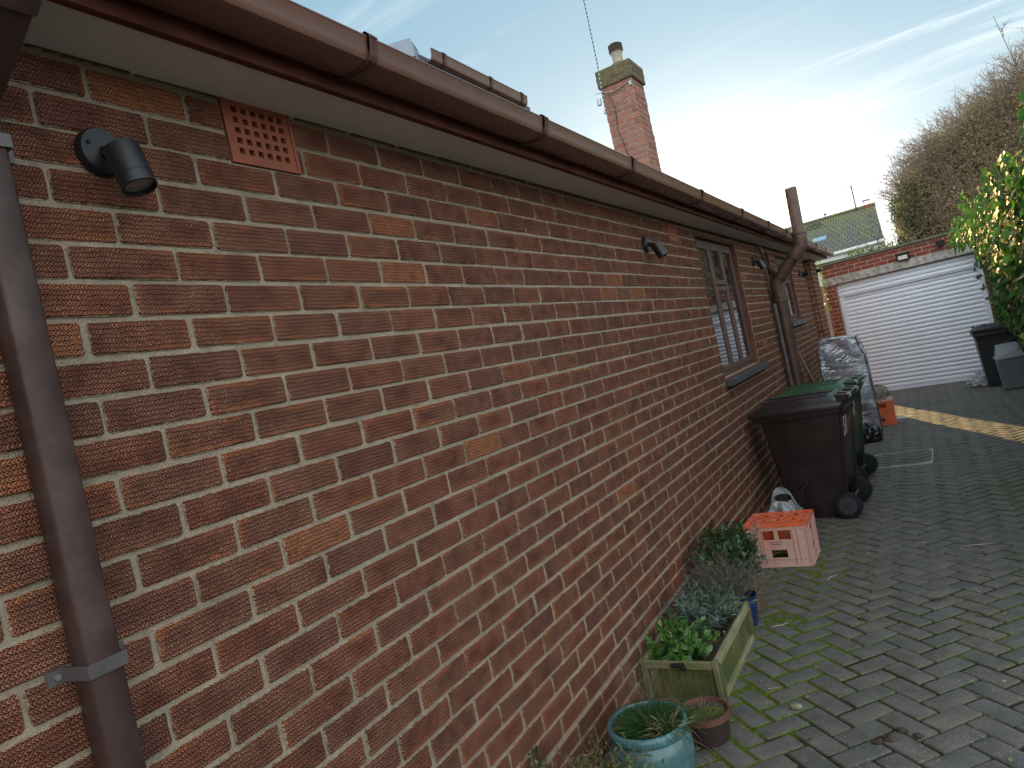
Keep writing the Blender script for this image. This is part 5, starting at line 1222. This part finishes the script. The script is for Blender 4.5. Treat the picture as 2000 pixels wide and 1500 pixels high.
def grass(name, base, n, r, h, mat, label, fall=.5, parent=None):
    base = np.array(base, float); a_ = rng.uniform(0, 6.28, n); q = np.sqrt(rng.random(n))*r
    P0 = base+np.c_[q*np.cos(a_), q*np.sin(a_), np.zeros(n)]; out = np.c_[np.cos(a_), np.sin(a_), np.zeros(n)]*(q/r)[:, None]*fall
    d = nrm(out+rng.normal(size=(n, 3))*.25+np.array([0, 0, 1])); L = rng.uniform(.5, 1, n)*h
    mid = P0+d*L[:, None]*.55; end = mid+nrm(d+out*1.2+rng.normal(size=(n, 3))*.2-np.array([0, 0, .35]))*L[:, None]*.5
    c1_ = cloud(P0, mid-P0, np.linalg.norm(mid-P0, axis=1)*1.04, NEEDLE, wid=np.full(n, .012)); c2_ = cloud(mid-.0*d, end-mid, np.linalg.norm(end-mid, axis=1), NEEDLE, wid=np.full(n, .010))
    V, F, r_, _ = join([c1_, c2_]); rr = np.repeat(rng.random(n), 5); r_[:, 0] = np.concatenate([rr, rr])
    o = np_mesh(name, V-base if parent is None else V, F, mat, parent, r_)
    if parent is None: o.location = base; tag(o, label, 'grass')
    return o
M_grass = leaf_mat('grass_blade', [(.014, .045, .016), (.028, .080, .022), (.06, .13, .035)], .25, .5)
M_straw = leaf_mat('straw_blade', [(.20, .14, .07), (.36, .28, .17), (.46, .40, .28)], .2, .8)
grass('grass_tuft', (.28, 1.515, .150), 3200, .105, .085, M_grass, 'dense dark green grass tuft growing in the turquoise pot', .9)
grass('dry_grass', (.345, 1.475, .165), 110, .05, .085, M_straw, 'straw-coloured dead blades hanging over the rim of the turquoise pot', 1.5)
P0 = np.tile([.36, 1.49, .19], (11, 1))+rng.normal(size=(11, 3))*.02; P1 = P0+np.c_[rng.uniform(.03, .14, 11), rng.uniform(-.10, .06, 11), rng.uniform(-.17, -.03, 11)]
(V, F, r_), _ = stems(P0, P1, .0011, .18, 6); o = np_mesh('straw_stalk', V, F, M_dry); tag(o, 'long pale stalks trailing from the turquoise pot down to the paving', 'grass')
plant_pot((.155, 1.475, .128), .030, .055, M_terra, 'tiny terracotta pot tucked inside the turquoise pot')
plant_pot((.245, 1.69, -.034), .075, .165, M_terra, 'terracotta pot hidden behind the turquoise pot holding dry stalks', fill=.85)
bush('dry_stalks', (.17, 1.75, .10), 60, .45, .22, (NEEDLE, 3, (.006, .014), .6, .8), (M_dry, M_lav), 'thin dead brown stalks rising behind the turquoise pot against the wall', bend=.12, sr=.0009, lean=(-.2, -.05))
tb = plant_pot((.371, 1.795, -.036), .098, .115, simple('dull_terracotta', (.115, .045, .030), .65, .2, 9, .2, 60, dirt=(.05, .03, .025), dirt_amt=.5), 'dull brown terracotta pot with moss between turquoise pot and planter box', fill=.84)
mb = MB(); mb.lathe([(.0735, .001), (.0905, .0885), (.0765, .004)], (0, 0, 0), 44); mb.build('damp_band', simple('damp_terracotta', (.030, .018, .015), .6), tb, smooth=50)
M_moss = leaf_mat('bright_moss', [(.07, .11, .015), (.14, .20, .03), (.24, .30, .07)], .3, .8)
grass('moss_clump', (.39, 1.775, .060), 700, .055, .022, M_moss, 'bright green moss clump in the dull terracotta pot', .6)
grass('withered_leaves', (.36, 1.82, .058), 260, .07, .028, M_lav, 'withered brown plant remains at the back of the dull terracotta pot', .9)
# plants at the very bottom of the picture
bush('box_sprig', (.03, 1.09, .0), 12, .16, .30, (LEAF, 24, (.014, .022), .9, .8), (M_stem, M_dkleaf), 'small upright green sprig against the foot of the wall at the bottom of the photo', lean=(.0, .0))
bush('fading_heather', (.21, 1.15, .0), 170, .55, .30, (LEAF, 12, (.014, .024), .9, .7), (M_dry, leaf_mat('olive_brown_leaf', [(.06, .07, .02), (.14, .12, .05), (.24, .17, .08)], .2, .8)), 'brownish green dying plant left of the turquoise pot at the bottom of the photo', sr=.0012)
bush('broad_leaf_weed', (.335, 1.165, .14), 6, .45, .135, (ROUND, 3, (.022, .032), .9, 1.2), (M_stem, leaf_mat('sage_leaf', [(.10, .17, .08), (.16, .24, .12)], .25, .6)), 'weed with round sage-green leaves below the turquoise pot')
plant_pot((.16, 1.20, -.03), .13, .06, M_bpot, 'low black pot holding the fading plant at the foot of the wall', fill=.8)
# blossomless stalks on the wall side of the planter
P0 = np.c_[rng.uniform(.01, .05, 9), rng.uniform(2.1, 2.75, 9), rng.uniform(.0, .05, 9)]; (V, F, r_), f0 = stems(P0, P0+np.c_[rng.uniform(-.0, .03, 9), rng.uniform(-.12, .02, 9), rng.uniform(.2, .34, 9)], .0009, .08, 5)
Q = np.concatenate([f0(s) for s in (.7, .8, .9, 1.)]); cl_ = cloud(Q, rng.normal(size=Q.shape)+[0, 0, 1], np.full(len(Q), .007), LEAF); V, F, r_, _ = join([(V[:, :], np.c_[F][:, :], r_)]); 
o = np_mesh('pale_stalks', V, F, M_gstem); tag(o, 'pale thin flower stalks between the planter box and the wall', 'stalks')

# ------------------------------------------------------------ litter on the drive
def at_ground(x, y, dz=0): return (x, y, gz(x, y)+wobble(x, y)+.001+dz)
def twig(x, y, L, a, col, label, r=.003, bendy=.15):
    pts = [(0, 0, 0)]; aa = a
    for k in range(4): aa += random.uniform(-bendy, bendy)*2; q = pts[-1]; pts.append((q[0]+math.cos(aa)*L/4, q[1]+math.sin(aa)*L/4, random.uniform(0, .003)-.02*math.sin(aa)*L/4*0))
    mb = MB(); mb.tube(pts, [r, r, r*.9, r*.7, r*.4], 6); o = mb.build('twig', col, smooth=60); o.location = at_ground(x, y, r)
    return tag(o, label, 'twig', 'twigs scattered on the drive')
M_ptw = simple('pale_twig', (.33, .29, .22), .8, .2, 20); M_dtw = simple('dark_twig2', (.05, .038, .028), .9)
twig(1.33, 4.10, .16, .05, M_ptw, 'straight pale twig lying crosswise in the middle of the drive')
twig(1.14, 4.22, .07, 2.3, M_ptw, 'bent pale twig left of the straight one in mid drive', bendy=.5)
twig(1.17, 6.05, .17, .9, M_ptw, 'pale twig just in front of the inspection cover'); twig(1.22, 6.02, .08, -.9, M_ptw, 'short forked twig crossing the one by the inspection cover')
twig(.62, 3.55, .10, .5, M_ptw, 'pale curled twig near the lower right corner of the faded crate', bendy=.4); twig(.43, 2.85, .09, .6, M_ptw, 'straw-like twig beside the blue pot')
twig(.82, 2.95, .05, -.6, M_dtw, 'short dark twig on the paving right of the blue pot', .004); twig(1.15, 3.2, .06, .1, M_dtw, 'thick dark twig lying alone right of centre on the drive', .006, .1)
twig(1.32, 3.0, .13, -.1, M_dtw, 'thin curved dark twig towards the right edge of the drive', .002, .3); twig(.9, 5.9, .3, .25, M_dtw, 'long dark twig beyond the faded crate towards the wheels', .003)
twig(1.25, 2.35, .05, -.8, M_ptw, 'small bare twig near the bottom right of the photo', .0015); twig(.52, 2.2, .05, .3, M_ptw, 'tiny straw beside the mossy pavers right of the planter box', .0015)
crumple('wood_chunk', at_ground(.655, 2.05, .008), .022, .013, .013, simple('pale_wood_chip', (.20, .19, .12), .8, .3, 30), 'pale weathered lump of wood on the paving right of the planter box', 'wood', amp=.3, n=10, seed=2)
for i, (x, y, s, lb) in enumerate(((.99, 1.87, .022, 'largest crumbly dark clod of earth low in the middle of the drive'), (1.03, 1.93, .018, 'dark clod of earth just beyond the largest one'), (.95, 1.84, .014, 'smallest dark clod left of the largest clod'), (1.08, 1.90, .016, 'dark clod right of the other clods'))):
    crumple('earth_clod', at_ground(x, y, .004), s, s*.8, s*.45, M_soil, lb, 'clod', amp=.5, n=8, seed=20+i)['group'] = 'clods of earth on the drive'
# small crumbs, grit and leaf bits nobody could count
n = 2600; x = rng.uniform(-.02, 2.4, n); y = 1.0+12.5*rng.random(n)**1.6; P = np.c_[x, y, -.02*y+.006*np.sin(1.3*x+.7*y)+.004*np.sin(2.9*y-1.7*x)+.0015]
d = rng.normal(size=(n, 3)); d[:, 2] *= .15; V, F, r_ = cloud(P, d, rng.choice([.006, .009, .014, .03], n, p=[.5, .3, .15, .05]), LEAF, np.tile([0, 0, 1.], (n, 1)))
o = np_mesh('leaf_litter', V, F, leaf_mat('litter', [(.05, .035, .02), (.13, .10, .06), (.30, .27, .20), (.10, .14, .03)], .1, .9), None, r_); o['kind'] = 'stuff'; tag(o, 'crumbs of dead leaf and grit scattered over the drive', 'litter')
# green weeds in the joints
n = 5200; x = np.where(rng.random(n) < .62, rng.exponential(.28, n)+.3, rng.normal(1.75, .2, n)); y = np.where(x < 1.3, rng.uniform(1.2, 4.4, n), rng.normal(5.2, 1.0, n))
u, v = (x-.02+y+.6)*c45, (-(x-.02)+y+.6)*c45; gx_ = np.abs((u/.1) % 1-.0); gy_ = np.abs((v/.1) % 1-.0); keep = (np.minimum(np.minimum(gx_, 1-gx_), np.minimum(gy_, 1-gy_)) < .10) & (x < 2.2) & (.2*wave3(np.c_[x, y, x], 3.)+rng.random(n) > .45)
x, y = x[keep], y[keep]; P = np.c_[x, y, -.02*y+.006*np.sin(1.3*x+.7*y)+.004*np.sin(2.9*y-1.7*x)-.004]; n = len(P)
V, F, r_ = cloud(P, rng.normal(size=(n, 3))*.6+[0, 0, 1], rng.uniform(.006, .014, n), LEAF)
o = np_mesh('joint_weeds', V, F, leaf_mat('moss_tuft', [(.030, .050, .006), (.07, .10, .012), (.14, .18, .03)], .2, .8), None, r_); o['kind'] = 'stuff'; tag(o, 'moss and tiny weeds growing in the joints of the paving', 'moss')
